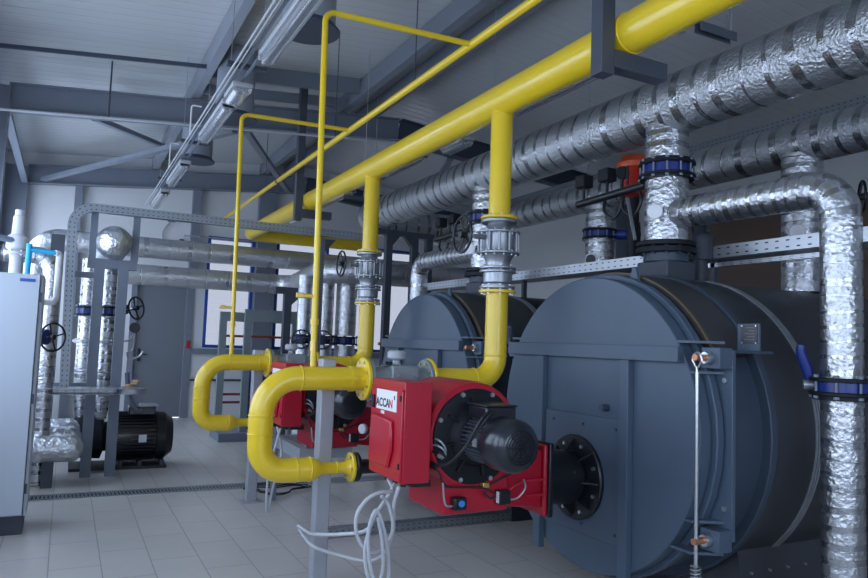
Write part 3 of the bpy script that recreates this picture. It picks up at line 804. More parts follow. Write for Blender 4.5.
tag(obj('black_cable', tube(B(), smoothpath(pts, 4), .006, 6), 'cable_black'), 'tangled thin black cable on the tiles behind the farther post', 'cable')

# ------------------------------------------------------------------ boilers
BC, BZ = 3.53, 1.045
def boiler(label):
    t = thing('boiler', (3.0, BC, 0), label, 'boiler', 'dark blue boilers')
    c = lambda x: V((x, BC, BZ)); X = (1, 0, 0)
    obj('shell', lathe(B(), c(3.42), X, [(0, .92), (.01, .945), (2.4, .945), (2.41, .92)], 96), 'boiler_shell', t)
    obj('front_chamber', cyl(B(), c(3.0), c(3.42), .90, n=96), 'boiler_dark', t)
    for x, R, w, m in ((3.05, .935, .05, 'boiler'), (3.44, .96, .05, 'boiler_dark')): flange(t, c(x), X, R, w, m, name='ring_flange')
    for k in range(3): obj('strap', lathe(B(), c(3.80 + k * .022), X, [(0, .946), (0, .953), (.014, .953), (.014, .946)], 96, False), 'galv', t)
    # wrap over the upper half of the front chamber
    bm = B(); n = 40; prev = None
    for i in range(n + 1):
        a = math.radians(29 + (151 - 29) * i / n); e = V((0, -math.cos(a), math.sin(a)))
        cur = [bm.verts.new(c(x) + e * r) for x, r in ((3.10, .902), (3.10, .945), (3.405, .945), (3.405, .902))]
        if prev:
            for j in range(4): bm.faces.new((prev[j], prev[(j + 1) % 4], cur[(j + 1) % 4], cur[j]))
        else: bm.faces.new(cur)
        prev = cur
    bm.faces.new(prev); wr = obj('upper_cladding', bm, 'boiler_wrap', t)
    bm = B(); prev = None
    for i in range(n + 1):
        a = math.radians(29 + (151 - 29) * i / n); e = V((0, -math.cos(a), math.sin(a)))
        cur = [bm.verts.new(c(x) + e * r) for x, r in ((3.105, .944), (3.105, .952), (3.12, .952), (3.12, .944))]
        if prev:
            for j in range(4): bm.faces.new((prev[j], prev[(j + 1) % 4], cur[(j + 1) % 4], cur[j]))
        else: bm.faces.new(cur)
        prev = cur
    bm.faces.new(prev); obj('edge_seal', bm, 'seam', wr)
    # door
    dr = obj('front_door', lathe(B(), c(2.93), X, [(0, .90), (.006, .905), (.075, .905)], 96), 'boiler', t)
    xb = 2.93
    obj('cross_beam', box(B(), (xb - .045, BC - .79, 1.445), (xb - .001, BC + .83, 1.53)), 'boiler', dr, bevel=.003)
    for y in (BC + .435, BC - .385):
        obj('upright_beam', box(B(), (xb - .045, y - .036, .17), (xb - .001, y + .036, 1.444)), 'boiler', dr, bevel=.003)
    obj('burner_panel', box(B(), (xb - .018, BC - .345, .36), (xb - .001, BC + .395, 1.09)), 'boiler', dr, bevel=.004)
    for yy in (-.3, 0., .3):
        for zz in (.42, 1.03): obj('panel_bolt', cyl(B(), (xb - .026, BC + yy, zz), (xb - .017, BC + yy, zz), .009, n=8), 'boiler_dark', dr)
    obj('sight_port', cyl(B(), (xb - .05, BC - .2, 1.15), (xb, BC - .2, 1.15), .022, n=16), 'boiler_dark', dr)
    bf = obj('burner_flange', lathe(B(), (xb - .045, BC + .06, .695), X, [(0, .255), (.008, .262), (.027, .262)], 48), 'black', dr)
    bolts(bf, (xb - .045, BC + .06, .695), X, .215, 8, .004, 'bright_steel', .012, .008)
    for k in range(8):
        a = 2 * PI * k / 8; e = V((0, math.cos(a), math.sin(a))); p = V((xb - .045, BC + .06, .695))
        obj('gusset', prism(B(), [p + e * .166, p + e * .24, p + e * .166 + V((-.07, 0, 0))], V((0, -math.sin(a), math.cos(a))) * .008), 'black', bf)
    obj('clamp_bar', box(B(), (xb - .062, BC - .13, .685), (xb - .046, BC - .02, .705)), 'black', bf)
    # side plates, brackets, hinge bolts
    for s in (-1, 1):
        yo = BC + s * .975; yi = BC + s * .77
        sp = obj('side_plate', box(B(), (3.085, min(yo, yi), .54), (3.11, max(yo, yi), 1.52)), 'boiler', t, bevel=.003)
        obj('side_wing', box(B(), (3.11, min(yo, yo - s * .02), 1.505), (3.40, max(yo, yo - s * .14), 1.52)), 'boiler_dark', sp)
        for z in (1.475, .545):
            zz = z
            br = obj('bracket', box(B(), (2.99, min(yo, yo - s * .12), zz - .055), (3.085, max(yo, yo - s * .12), zz + .055)), 'boiler', sp, bevel=.004)
            yb = yo - s * .07
            cyl_b = cyl(B(), (2.885, yb, zz), (2.99, yb, zz), .017, n=16); obj('hinge_bolt', cyl_b, 'copper', sp)
            obj('washer', lathe(B(), (2.955, yb, zz), X, [(0, .03), (.012, .034), (.034, .034)], 20), 'bright_steel', sp)
            for dz in (-.085, .075):
                obj('gusset', prism(B(), [(2.935, BC + s * .70, zz + dz), (2.935, yo - s * .13, zz + dz), (3.085, yo - s * .05, zz + dz), (3.085, BC + s * .78, zz + dz)], (0, 0, .014)), 'boiler', sp)
        obj('plate_bolt', cyl(B(), (3.075, yo - s * .045, .70), (3.085, yo - s * .045, .70), .014, n=10), 'steel', sp)
        obj('plate_bolt', cyl(B(), (3.075, yo - s * .045, 1.36), (3.085, yo - s * .045, 1.36), .014, n=10), 'steel', sp)
    # nameplate on its bracket
    nb = obj('nameplate_bracket', box(B(), (3.25, BC - 1.005, 1.52), (3.262, BC - .87, 1.665)), 'boiler', t)
    np_ = obj('nameplate', box(B(), (3.246, BC - .995, 1.555), (3.25, BC - .895, 1.66)), 'boiler_wrap', nb)
    for yy in (-.988, -.902):
        for zz in (1.562, 1.653): obj('rivet', cyl(B(), (3.243, BC + yy, zz), (3.247, BC + yy, zz), .004, n=8), 'bright_steel', np_)
    for k, w in enumerate((.06, .04, .07, .05, .07)): obj('plate_line', box(B(), (3.2445, BC - .98, 1.642 - k * .016), (3.2462, BC - .98 + w * .9, 1.6445 - k * .016)), 'frame_grey', np_)
    # steam nozzle
    obj('nozzle_saddle', box(B(), (3.47, BC - .14, BZ + .91), (3.73, BC + .14, BZ + 1.06)), 'frame_dark', t, bevel=.01)
    flange(t, (3.6, BC, BZ + 1.135), (0, 0, 1), .20, .04, 'black_rough', 12, bmat='frame_dark', br=.012, name='nozzle_flange')
    obj('nozzle', cyl(B(), (3.6, BC, BZ + 1.06), (3.6, BC, BZ + 1.12), .15), 'boiler_dark', t)
    obj('lifting_lug', prism(B(), [(3.06, BC - .31, BZ + .87), (3.06, BC - .23, BZ + .87), (3.06, BC - .255, BZ + .96), (3.06, BC - .285, BZ + .96)], (.02, 0, 0)), 'boiler', t)
    sk = obj('base_skirt', prism(B(), [(3.5, BC - .74, 0), (3.5, BC + .74, 0), (3.5, BC + .66, .40), (3.5, BC, .14), (3.5, BC - .66, .40)], (2.3, 0, 0)), 'boiler_shell', t)
    for k in range(14): obj('rivet', cyl(B(), (3.58 + k * .16, BC - .705, .25), (3.58 + k * .16, BC - .685, .25), .008, n=8), 'steel', sk)
    return t
bo1 = boiler('big dark blue horizontal boiler with round front door, right foreground')
copy_tree(bo1, (0, DY, 0), 'dark blue boiler behind the nearer one, its front door top in view')

# eye rod hanging on the near hinge bolt
yb = BC - .975 + .07
t = thing('lever_rod', (2.905, yb, .35), 'steel rod with an eye hanging on the copper hinge bolt of the front door', 'rod')
ey = [(2.905, yb + .03 * math.sin(a) * (1 if math.cos(a) > -.2 else .7), 1.462 + .038 * math.cos(a)) for a in [i * PI / 10 - PI * .95 for i in range(20)]]
obj('eye', tube(B(), ey + [(2.905, yb, 1.395)], .006, 8), 'bright_steel', t)
obj('shaft', cyl(B(), (2.905, yb, 1.40), (2.905, yb, .30), .010, n=12), 'bright_steel', t)
sp = [(2.905 + .024 * math.cos(i * .6), yb + .024 * math.sin(i * .6), .34 + i * .0018) for i in range(50)]
obj('spring', tube(B(), sp, .005, 6), 'steel', t)

# ------------------------------------------------------------------ insulated pipework
AX, AZ, AR = 3.6, 3.19, .205
t = thing('insulated_header', (AX, 1.2, AZ), 'thick silver foil insulated pipe header crossing the upper right', 'insulated pipe')
obj('main_pipe', tube(B(), rpath([(AX, .8, AZ), (AX, 9.15, AZ), (5.6, 9.15, AZ)], .35), AR, 48, sub=.25), 'foil', t)
for k in range(2):
    y = BC + k * DY
    obj('branch_pipe', tube(B(), [(AX, y, 2.80), (AX, y, AZ - .12)], .145, 40, sub=.1), 'foil_fine', t)
    obj('flange', lathe(B(), (AX, y, 2.782), (0, 0, 1), [(0, .18), (.024, .18)], 40), 'black_rough', t)

def riser_stack(y, side, label):
    """insulated stub on the boiler nozzle with its side branch"""
    t = thing('insulated_stub', (AX, y, 2.205), label, 'insulated pipe', 'silver stubs on the boiler nozzles')
    obj('stub_pipe', tube(B(), [(AX, y, 2.24), (AX, y, 2.68)], .145, 40, sub=.1), 'foil_fine', t)
    flange(t, (AX, y, 2.225), (0, 0, 1), .195, .034, 'black_rough', 0)
    obj('flange', lathe(B(), (AX, y, 2.672), (0, 0, 1), [(0, .18), (.024, .18)], 40), 'black_rough', t)
    z = 2.43
    if side < 0:
        pth = rpath([(AX, y - .1, z), (AX, 2.30, z - .02), (AX, 2.30, 1.385)], .17, 14)
    else:
        pth = rpath([(AX, y + .1, z), (AX, 7.35, z), (AX, 7.35, 1.2)], .17, 14)
    obj('side_branch', tube(B(), pth, .101, 40, sub=.12), 'foil_fine', t)
    gp = V((AX - .15, y - .05, 2.42)) if side < 0 else V((AX - .15, y, 2.42))
    ga = obj('dial_gauge', lathe(B(), gp, (-.75, -.66, 0), [(0, .012), (.05, .012), (.05, .045), (.075, .052)], 32), 'steel', t)
    obj('dial_face', lathe(B(), gp + V((-.75, -.66, 0)).normalized() * .074, (-.75, -.66, 0), [(0, .046), (.003, .046)], 32), 'label_white', ga)
    return t
riser_stack(BC, -1, 'silver foil stub on the nearer boiler with a branch to the right pipe')
riser_stack(BC + DY, 1, 'silver foil stub on the farther boiler with a branch bending down behind it')

def wafer_valve(p, d, R, w, label, lever=None, gear=None, group='blue wafer valves', n=12, split=True):
    t = thing('butterfly_valve', p, label, 'valve', group); p = V(p); d = V(d)
    obj('disc_body', lathe(B(), p - d * w / 2, d, [(0, R * .84), (w, R * .84)], 40), 'blue', t)
    for s in (-1, 1): flange(t, p + d * s * (w / 2 + .011), d, R, .022, 'black_rough', 0)
    _, u, ww = basis(d)
    for i in range(n):
        a = 2 * PI * (i + .5) / n; c = p + (u * math.cos(a) + ww * math.sin(a)) * R * .92
        bm = B(); lathe(bm, c - d * (w / 2 + .036), d, [(0, .014), (.014, .014), (.014, .007), (w + .058, .007), (w + .058, .014), (w + .072, .014)], 8)
        obj('bolt', bm, 'frame_grey', t)
    if gear:
        g = V(gear).normalized(); q = p + g * (R + .005)
        gb = obj('gearbox', lathe(B(), p + g * R * .8, g, [(0, .03), (R * .2, .03), (R * .2, .055), (R * .2 + .09, .055), (R * .2 + .1, .045)], 20), 'blue', t)
        e = p + g * (R + .22); handwheel(t, e, g, .12, 'black', .010, 4, .14)
    return t
wafer_valve((AX, BC, 2.739), (0, 0, 1), .19, .062, 'blue wafer valve between black flanges on the nearer silver riser')
wafer_valve((AX, BC + DY, 2.739), (0, 0, 1), .19, .062, 'blue wafer valve on the farther silver riser behind the yellow drop')
# right stand pipe
t = thing('insulated_pipe', (AX, 2.30, 0), 'silver foil wrapped stand pipe at the right edge, below the blue lever valve', 'insulated pipe')
obj('pipe', tube(B(), [(AX, 2.30, .02), (AX, 2.30, 1.285)], .101, 40, sub=.1), 'foil_fine', t)
obj('flange', lathe(B(), (AX, 2.30, 1.281), (0, 0, 1), [(0, .14), (.02, .14)], 40), 'black_rough', t)
obj('base_flange', lathe(B(), (AX, 2.30, 0), (0, 0, 1), [(0, .16), (.02, .16)], 40), 'black_rough', t)
v = wafer_valve((AX, 2.30, 1.349), (0, 0, 1), .155, .05, 'blue butterfly valve with blue lever on the right silver stand pipe', n=8)
lv = B(); q0 = V((AX - .05, 2.42, 1.352)); 
tube(lv, smoothpath([q0, q0 + V((-.005, .02, .03)), q0 + V((-.02, .03, .09)), q0 + V((-.05, .04, .16)), q0 + V((-.06, .035, .21))]), lambda s: .019 + .01 * math.sin(s * PI), 12)
obj('lever', lv, 'blue', v); obj('lever_pivot', cyl(B(), q0 + V((.0, -.02, 0)), q0 + V((-.05, .03, 0)), .026, n=16), 'steel', v)

# header B on the far side
BX, BBZ, BR = 5.0, 3.16, .168
t = thing('insulated_header', (BX, 1.2, BBZ), 'silver foil insulated header running behind the thicker one', 'insulated pipe')
obj('main_pipe', tube(B(), [(BX, .8, BBZ), (BX, 9.6, BBZ)], BR, 40, sub=.25), 'foil', t)
for k in range(2):
    y = 3.5 + k * 2.35
    obj('branch_pipe', tube(B(), [(BX, y, 2.775), (BX, y, BBZ - .1)], .15, 36, sub=.1), 'foil_fine', t)
for k in range(2):
    y = 3.5 + k * 2.35
    t = thing('insulated_stub', (BX, y, 2.0), ('silver foil stub with a dial, behind the right pipe bend', 'silver foil stub below the blue valve with gear wheel, mid right')[k], 'insulated pipe', 'silver stubs behind the boilers')
    obj('stub_pipe', tube(B(), [(BX, y, 1.99), (BX, y, 2.665)], .15, 36, sub=.1), 'foil_fine', t)
    ga = obj('dial_gauge', lathe(B(), (BX - .145, y - .05, 2.43), (-.75, -.66, 0), [(0, .012), (.04, .012), (.04, .06), (.07, .06)], 32), 'steel', t)
    obj('dial_face', lathe(B(), V((BX - .145, y - .05, 2.43)) + V((-.75, -.66, 0)).normalized() * .0695, (-.75, -.66, 0), [(0, .052), (.003, .052)], 32), 'label_white' if k == 0 else 'black', ga)
    if k == 0: obj('thermometer', tube(B(), [(BX - .13, y + .05, 2.60), (BX - .33, y + .12, 2.62)], .018, 10), 'blue', t)
    wafer_valve((BX, y, 2.72), (0, 0, 1), .185, .062, ('blue wafer valve mostly hidden behind the right pipe bend', 'blue wafer valve with gear and black wheel on the stub mid right')[k], gear=(.7, -.75, 0))

# safety manifold with switches and orange float between the stacks
t = thing('instrument_manifold', (AX, 3.72, 2.63), 'black instrument manifold with switch boxes left of the silver riser', 'manifold')
obj('manifold_pipe', cyl(B(), (AX - .05, BC + .14, 2.665), (AX - .05, 4.42, 2.64), .03, n=16), 'black', t)
for y in (4.35, 4.08, 3.92):
    obj('standpipe', cyl(B(), (AX - .05, y, 2.67), (AX - .05, y, 2.76), .012, n=10), 'black', t)
for y in (4.35, 4.08): obj('pressure_switch', box(B(), (AX - .10, y - .055, 2.76), (AX, y + .055, 2.86)), 'black_rough', t, bevel=.01)
obj('gauge', lathe(B(), (AX - .03, 3.94, 2.80), (-.6, -.8, 0), [(0, .045), (.03, .05), (.045, .045)], 24), 'black_rough', t)
for (y0, z0) in ((4.1, 2.63), (3.9, 2.62)): obj('siphon', tube(B(), smoothpath([(AX - .05, y0, z0), (AX - .07, y0 - .02, z0 - .1), (AX - .06, y0 - .12, z0 - .16), (AX - .05, y0 - .18, z0 - .06), (AX - .05, y0 - .16, z0 + .02)]), .012, 10), 'black', t)
obj('drain_lever', bar(B(), (AX - .06, 3.85, 2.60), (AX - .12, 3.70, 2.27), .02, .012), 'steel', t)
obj('needle_valve', cyl(B(), (AX - .05, 3.86, 2.70), (AX - .05, 3.86, 2.84), .010, n=12), 'black', t)
t = thing('safety_valve', (4.06, 4.34, 2.2), 'orange red safety valve behind the silver riser', 'valve')
obj('valve_dome', lathe(B(), (4.06, 4.34, 2.97), (0, 0, 1), [(0, .04), (.02, .13), (.06, .14), (.12, .10), (.14, .03)], 28), 'orange', t)
obj('valve_body', lathe(B(), (4.06, 4.34, 2.17), (0, 0, 1), [(.58, .06), (.6, .10), (.66, .11), (.76, .08), (.82, .04)], 28), 'red_dull', t)
obj('inlet_pipe', cyl(B(), (4.06, 4.34, 2.17), (4.06, 4.34, 2.76), .045), 'black_rough', t)
t = thing('safety_valve', (4.1, 6.7, 2.3), 'red safety valve seen just behind the nearer yellow drop', 'valve')
obj('valve_dome', lathe(B(), (4.10, 6.72, 2.80), (0, 0, 1), [(0, .04), (.02, .13), (.10, .13), (.14, .03)], 28), 'red_dull', t)
obj('valve_body', lathe(B(), (4.10, 6.72, 2.17), (0, 0, 1), [(0, .05), (.35, .05), (.36, .1), (.40, .11), (.5, .07), (.54, .04)], 28), 'black', t)
t = thing('instrument_manifold', (AX, 6.3, 2.63), 'black instrument manifold left of the farther silver riser', 'manifold')
obj('manifold_pipe', cyl(B(), (AX - .05, BC + DY + .14, 2.66), (AX - .05, 6.85, 2.64), .03, n=16), 'black', t)
for y in (6.75, 6.45): 
    obj('standpipe', cyl(B(), (AX - .05, y, 2.67), (AX - .05, y, 2.76), .012, n=10), 'black', t)
    obj('pressure_switch', box(B(), (AX - .10, y - .055, 2.76), (AX, y + .055, 2.86)), 'black_rough', t, bevel=.01)
    obj('siphon', tube(B(), smoothpath([(AX - .05, y, 2.63), (AX - .07, y - .02, 2.53), (AX - .06, y - .12, 2.47), (AX - .05, y - .18, 2.57)]), .012, 10), 'black', t)
# safety relief pot behind riser
t = thing('relief_valve', (4.0, 3.55, 2.0), 'dark pot-shaped relief valve behind the nearer nozzle flange', 'valve')
obj('pot', lathe(B(), (3.93, 3.53, 2.0), (0, 0, 1), [(0, .05), (.15, .05), (.15, .085), (.32, .085), (.33, .05), (.40, .03)], 24), 'frame_dark', t)
obj('cap_lever', tube(B(), smoothpath([(3.93, 3.59, 2.33), (3.93, 3.63, 2.45), (3.93, 3.55, 2.50), (3.93, 3.48, 2.42), (3.93, 3.47, 2.34)]), .014, 10), 'frame_dark', t)

# cable trays over the boilers
t = thing('cable_tray', (3.98, 1.2, 2.1), 'bright perforated cable tray running above both boilers', 'cable tray')
obj('side_rail', strip(B(), [(3.98, 1.2, 2.205), (3.98, 8.0, 2.205)], .085, .06, (1, 0, 0)), 'tray', t)
obj('lower_rail', strip(B(), [(4.05, 2.5, 2.125), (4.05, 4.0, 2.125)], .03, .04, (1, 0, 0)), 'tray', t)
obj('tray_bed', box(B(), (3.983, 1.2, 2.163), (4.25, 8.0, 2.168)), 'galv', t)
for y in (BC, BC + DY): obj('foot', box(B(), (4.05, y - .02, BZ + .93), (4.09, y + .02, 2.163)), 'frame_dark', t)

# pipe portal behind boilers
t = thing('pipe_portal', (3.9, 8.6, 0), 'dark steel portal frame on two legs under the far silver header', 'frame')
obj('cross_beam', box(B(), (3.52, 8.55, 3.20 - .28), (4.40, 8.65, 3.20 - .215)), 'frame_dark', t)
for x in (3.74, 4.12, 4.34):
    obj('leg', box(B(), (x - .045, 8.555, 0), (x + .045, 8.645, 2.92)), 'frame_dark', t)
for x, s in ((3.74, 1), (4.12, -1)):
    obj('knee', prism(B(), [(x + s * .045, 8.56, 2.92), (x + s * .16, 8.56, 2.92), (x + s * .045, 8.56, 2.78)], (0, .08, 0)), 'frame_dark', t)
t = thing('pipe_portal', (2.7, 9.5, 0), 'dark steel T-shaped stand left of the strut column, before the window', 'frame')
obj('cross_beam', box(B(), (2.48, 9.45, 2.10), (2.95, 9.55, 2.19)), 'frame_dark', t)
for x in (2.66,): obj('leg', box(B(), (x - .05, 9.45, 0), (x + .05, 9.55, 2.10)), 'frame_dark', t)
obj('knee', prism(B(), [(2.71, 9.46, 2.10), (2.86, 9.46, 2.10), (2.71, 9.46, 1.95)], (0, .08, 0)), 'frame_dark', t)

# back wall pipes
YBK = 12.1
t = thing('insulated_pipe', (0, YBK, 2.85), 'upper silver foil pipe along the back wall, bending down at left', 'insulated pipe')
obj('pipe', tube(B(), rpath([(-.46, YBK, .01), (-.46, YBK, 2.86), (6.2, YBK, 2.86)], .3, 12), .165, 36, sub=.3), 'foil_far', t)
t = thing('insulated_pipe', (.2, YBK, 2.42), 'lower silver foil pipe along the back wall turning towards the boilers', 'insulated pipe')
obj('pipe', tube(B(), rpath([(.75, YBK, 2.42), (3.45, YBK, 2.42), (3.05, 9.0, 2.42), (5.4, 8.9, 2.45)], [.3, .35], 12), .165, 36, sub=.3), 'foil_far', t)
# silver verticals with blue valves
for k, (x, y, r) in enumerate(((2.86, 9.35, .095), (3.15, 9.35, .12), (3.46, 9.35, .145))):
    l = ('thinnest, leftmost of three silver vertical pipes behind the strut column', 'middle of three silver vertical pipes behind the strut column', 'thickest, rightmost of three silver vertical pipes, beside the yellow drop')[k]
    t = thing('insulated_pipe', (x, y, 0), l, 'insulated pipe', 'silver vertical pipes behind the strut column')
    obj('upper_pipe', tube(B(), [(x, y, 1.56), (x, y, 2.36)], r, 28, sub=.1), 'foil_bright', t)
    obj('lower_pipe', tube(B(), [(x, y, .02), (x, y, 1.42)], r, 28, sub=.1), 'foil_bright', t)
    wv = wafer_valve((x, y, 1.49), (0, 0, 1), r + .035, .07, ('blue valve with gear and handwheel on the leftmost vertical silver pipe', 'blue valve with gear and handwheel on the middle vertical silver pipe', 'blue valve on the rightmost vertical silver pipe beside the yellow drop')[k], gear=(-.35, -.94, .0) if k < 2 else None, n=8)

# ------------------------------------------------------------------ strut column, tray, pump rack at left
t = thing('cable_tray', (1.4, 8.15, .9), 'grey perforated cable tray arching from the pump rack to the strut column', 'cable tray')
pth = rpath([(.02, 8.02, .92), (-.02, 8.02, 2.77), (3.3, 8.02, 2.77)], .2, 10)
obj('tray_rail', strip(B(), pth, .085, .10, (0, 1, 0)), 'tray_dark', t)
t = thing('strut_column', (2.66, 8.2, 0), 'dark slotted strut column standing behind the thin yellow riser', 'column')
obj('upright', strip(B(), [(2.66, 8.15, 0), (2.66, 8.15, 2.72)], .10, .06, (0, 1, 0)), 'tray_slot', t)
obj('knee', prism(B(), [(2.71, 8.16, 2.71), (2.85, 8.16, 2.71), (2.71, 8.16, 2.55)], (0, .05, 0)), 'frame_dark', t)

t = thing('pump_rack', (.4, 8.2, 0), 'grey steel frame of two legs carrying the silver pipe end at left', 'frame')
for x in (.27, .50): obj('leg', box(B(), (x - .05, 8.15, 0), (x + .05, 8.25, 2.16)), 'frame_grey', t)
obj('cross_beam', box(B(), (.15, 8.15, 2.16), (.63, 8.25, 2.26)), 'frame_grey', t)
for x in (.19, .60): obj('upright', box(B(), (x - .035, 8.15, 2.26), (x + .035, 8.25, 2.76)), 'frame_grey', t)
obj('side_arm', box(B(), (-.03, 8.17, 2.05), (.22, 8.23, 2.11)), 'frame_grey', t)
obj('brace', box(B(), (-.15, 8.17, .90), (.22, 8.23, .96)), 'frame_grey', t)
t = thing('insulated_pipe', (.39, 8.0, 2.4), 'silver foil pipe with round end cap resting on the pump rack', 'insulated pipe')
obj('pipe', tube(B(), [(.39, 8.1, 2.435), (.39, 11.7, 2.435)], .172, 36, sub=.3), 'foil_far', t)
obj('end_cap', lathe(B(), (.39, 8.12, 2.435), (0, -1, 0), [(0, .176), (.05, .17), (.1, .145), (.14, .10), (.16, .05), (.165, .01)], 36), 'foil_crumple', t)
for k, (x, y, r) in enumerate(((.40, 8.55, .105), (.20, 8.75, .09))):
    t = thing('insulated_pipe', (x, y, .9), ('silver vertical pipe between the rack legs with the blue geared valve', 'slimmer silver vertical pipe left of the rack legs')[k], 'insulated pipe')
    obj('upper_pipe', tube(B(), [(x, y, 1.78), (x, y, 2.3)], r, 28, sub=.08), 'foil_fine', t)
    obj('middle_pipe', tube(B(), [(x, y, 1.40), (x, y, 1.66)], r, 28, sub=.08), 'foil_fine', t)
    obj('lower_pipe', tube(B(), [(x, y, 1.06), (x, y, 1.37)], r, 28, sub=.08), 'foil_fine', t)
    flange(t, (x, y, 1.385), (0, 0, 1), r + .04, .03, 'galv', 8, split=False)
    obj('reducer', lathe(B(), (x, y, .55), (0, 0, 1), [(0, .05), (.30, r), (.5, r)], 28), 'foil_fine', t)
    wafer_valve((x, y, 1.72), (0, 0, 1), r + .04, .06, ('blue geared butterfly valve with black handwheel between the rack legs', 'small blue valve left of the rack legs')[k], gear=(.72, -.69, .12) if k == 0 else None, n=8)
t = thing('pressure_gauge', (.66, 8.3, 1.3), 'small round pressure gauge on a bent tube right of the rack leg', 'gauge')
obj('dial', lathe(B(), (.66, 8.30, 1.55), (-.2, -1, 0), [(0, .05), (.03, .055), (.035, .048)], 24), 'black', t)
obj('siphon_tube', tube(B(), smoothpath([(.54, 8.22, 1.40), (.62, 8.30, 1.42), (.66, 8.32, 1.5), (.66, 8.32, 1.33), (.60, 8.32, 1.27), (.64, 8.32, 1.22), (.72, 8.32, 1.24), (.76, 8.32, 1.3)]), .01, 8), 'bright_steel', t)
t = thing('cable_tray', (.2, 8.1, .9), 'short perforated shelf tray across the rack legs with debris at its end', 'cable tray')
obj('shelf', strip(B(), [(-.3, 8.08, .90), (.64, 8.08, .90)], .06, .28, (0, -1, 0)), 'tray', t)
obj('rounded_end', lathe(B(), (.64, 7.94, .875), (0, 0, 1), [(0, .135), (.05, .14)], 24), 'galv', t)
for k in range(4): tag(obj('cardboard_scrap', box(B(), (-.05, -.03, 0), (.05, .03, .02), Matrix.Translation((.60 + .03 * k, 7.92 + .02 * (k % 2), .926 + .021 * k)) @ Matrix.Rotation(k * .7, 4, 'Z')), 'cardboard'), 'brown cardboard scrap lying on the end of the shelf tray', 'scrap', 'cardboard scraps')

# pump
t = thing('pump', (.8, 8.75, 0), 'large black electric pump motor on a low base behind the rack', 'pump')
yc = 8.75; zc = .335
obj('base_frame', box(B(), (.12, yc - .25, 0), (1.10, yc + .25, .03)), 'pallet', t)
for x in (.62, .82, 1.05): obj('foot', box(B(), (x - .02, yc - .24, .03), (x + .02, yc + .24, .09)), 'frame_dark', t)
bm = lathe(B(), (.55, yc, zc), (1, 0, 0), [(0, .20), (.02, .25), (.42, .25), (.45, .24)], 40)
for i in range(40):
    a = 2 * PI * i / 40; e = V((0, math.cos(a), math.sin(a))); bar(bm, V((.58, yc, zc)) + e * .255, V((.97, yc, zc)) + e * .255, .008, .04, up=e)
mo = obj('motor', bm, 'motor_black', t)
obj('fan_cowl', lathe(B(), (.98, yc, zc), (1, 0, 0), [(0, .27), (.10, .265), (.18, .20), (.19, .12)], 40), 'black', mo)
tb = obj('terminal_box', box(B(), (.68, yc - .16, zc + .245), (.96, yc + .1, zc + .34)), 'motor_black', mo, bevel=.01)
obj('box_lid', box(B(), (.80, yc - .17, zc + .341), (.99, yc + .1, zc + .355)), 'galv', tb)
obj('rating_plate', box(B(), (.79, yc - .285, zc - .04), (.87, yc - .27, zc + .04)), 'label_white', mo)
obj('pump_casing', lathe(B(), (.12, yc, zc), (1, 0, 0), [(0, .12), (.03, .22), (.3, .24), (.33, .16), (.43, .16)], 36), 'black_rough', t)
for dy in (-.06, .02): obj('hose', tube(B(), smoothpath([(.63, yc - .2 + dy, 1.05), (.66, yc - .22 + dy, .80), (.74, yc - .22 + dy, .66), (.80, yc - .2 + dy, .63)]), .022, 10), 'frame_grey', t)
# silver capped vessels on the floor
for k, (y, z, r) in enumerate(((7.75, .36, .125), (8.05, .405, .13), (8.35, .445, .135))):
    x1 = (.175, .165, .15)[k]
    t = thing('insulated_vessel', (-.2, y, 0), ('nearest silver capped pipe end lying left of the pump', 'middle silver capped pipe end behind the nearest one', 'rearmost silver capped pipe end of the three')[k], 'insulated pipe', 'silver capped pipe ends')
    obj('barrel', tube(B(), [(-.6, y, z), (x1 - .06, y, z)], r, 32, sub=.2), 'foil_crumple', t)
    obj('end_cap', lathe(B(), (x1 - .06, y, z), (1, 0, 0), [(0, r), (.03, r), (.07, r * .82), (.1, r * .5), (.11, .03)], 32), 'foil_crumple', t)
    obj('stand', box(B(), (-.12, y - .05, 0), (-.02, y + .05, z - r + .02)), 'frame_dark', t)
tag(obj('dark_post', box(B(), (-.22, 9.2, 0), (-.08, 9.34, 2.6)), 'frame_dark'), 'dark steel upright behind the cabinet and the arching tray', 'post')

# ------------------------------------------------------------------ cabinet
t = thing('control_cabinet', (-.45, 6.2, 0), 'tall pale blue grey control cabinet at the left edge', 'cabinet')
obj('body', box(B(), (-.72, 6.02, .14), (-.17, 6.5, 1.905)), 'cabinet', t, bevel=.006)
dr = obj('door', box(B(), (-.695, 5.995, .15), (-.195, 6.018, 1.90)), 'cabinet', t, bevel=.005)
lb = obj('maker_label', box(B(), (-.325, 5.992, 1.845), (-.225, 5.995, 1.868)), 'label_blue', dr)
obj('plinth', box(B(), (-.69, 6.05, 0), (-.19, 6.48, .14)), 'frame_dark', t)
obj('edge_gasket', box(B(), (-.195, 6.0, .15), (-.19, 6.02, 1.9)), 'black', t)
for z in (.3, .95, 1.7): obj('hinge', box(B(), (-.19, 6.0, z), (-.175, 6.018, z + .07)), 'frame_dark', t)
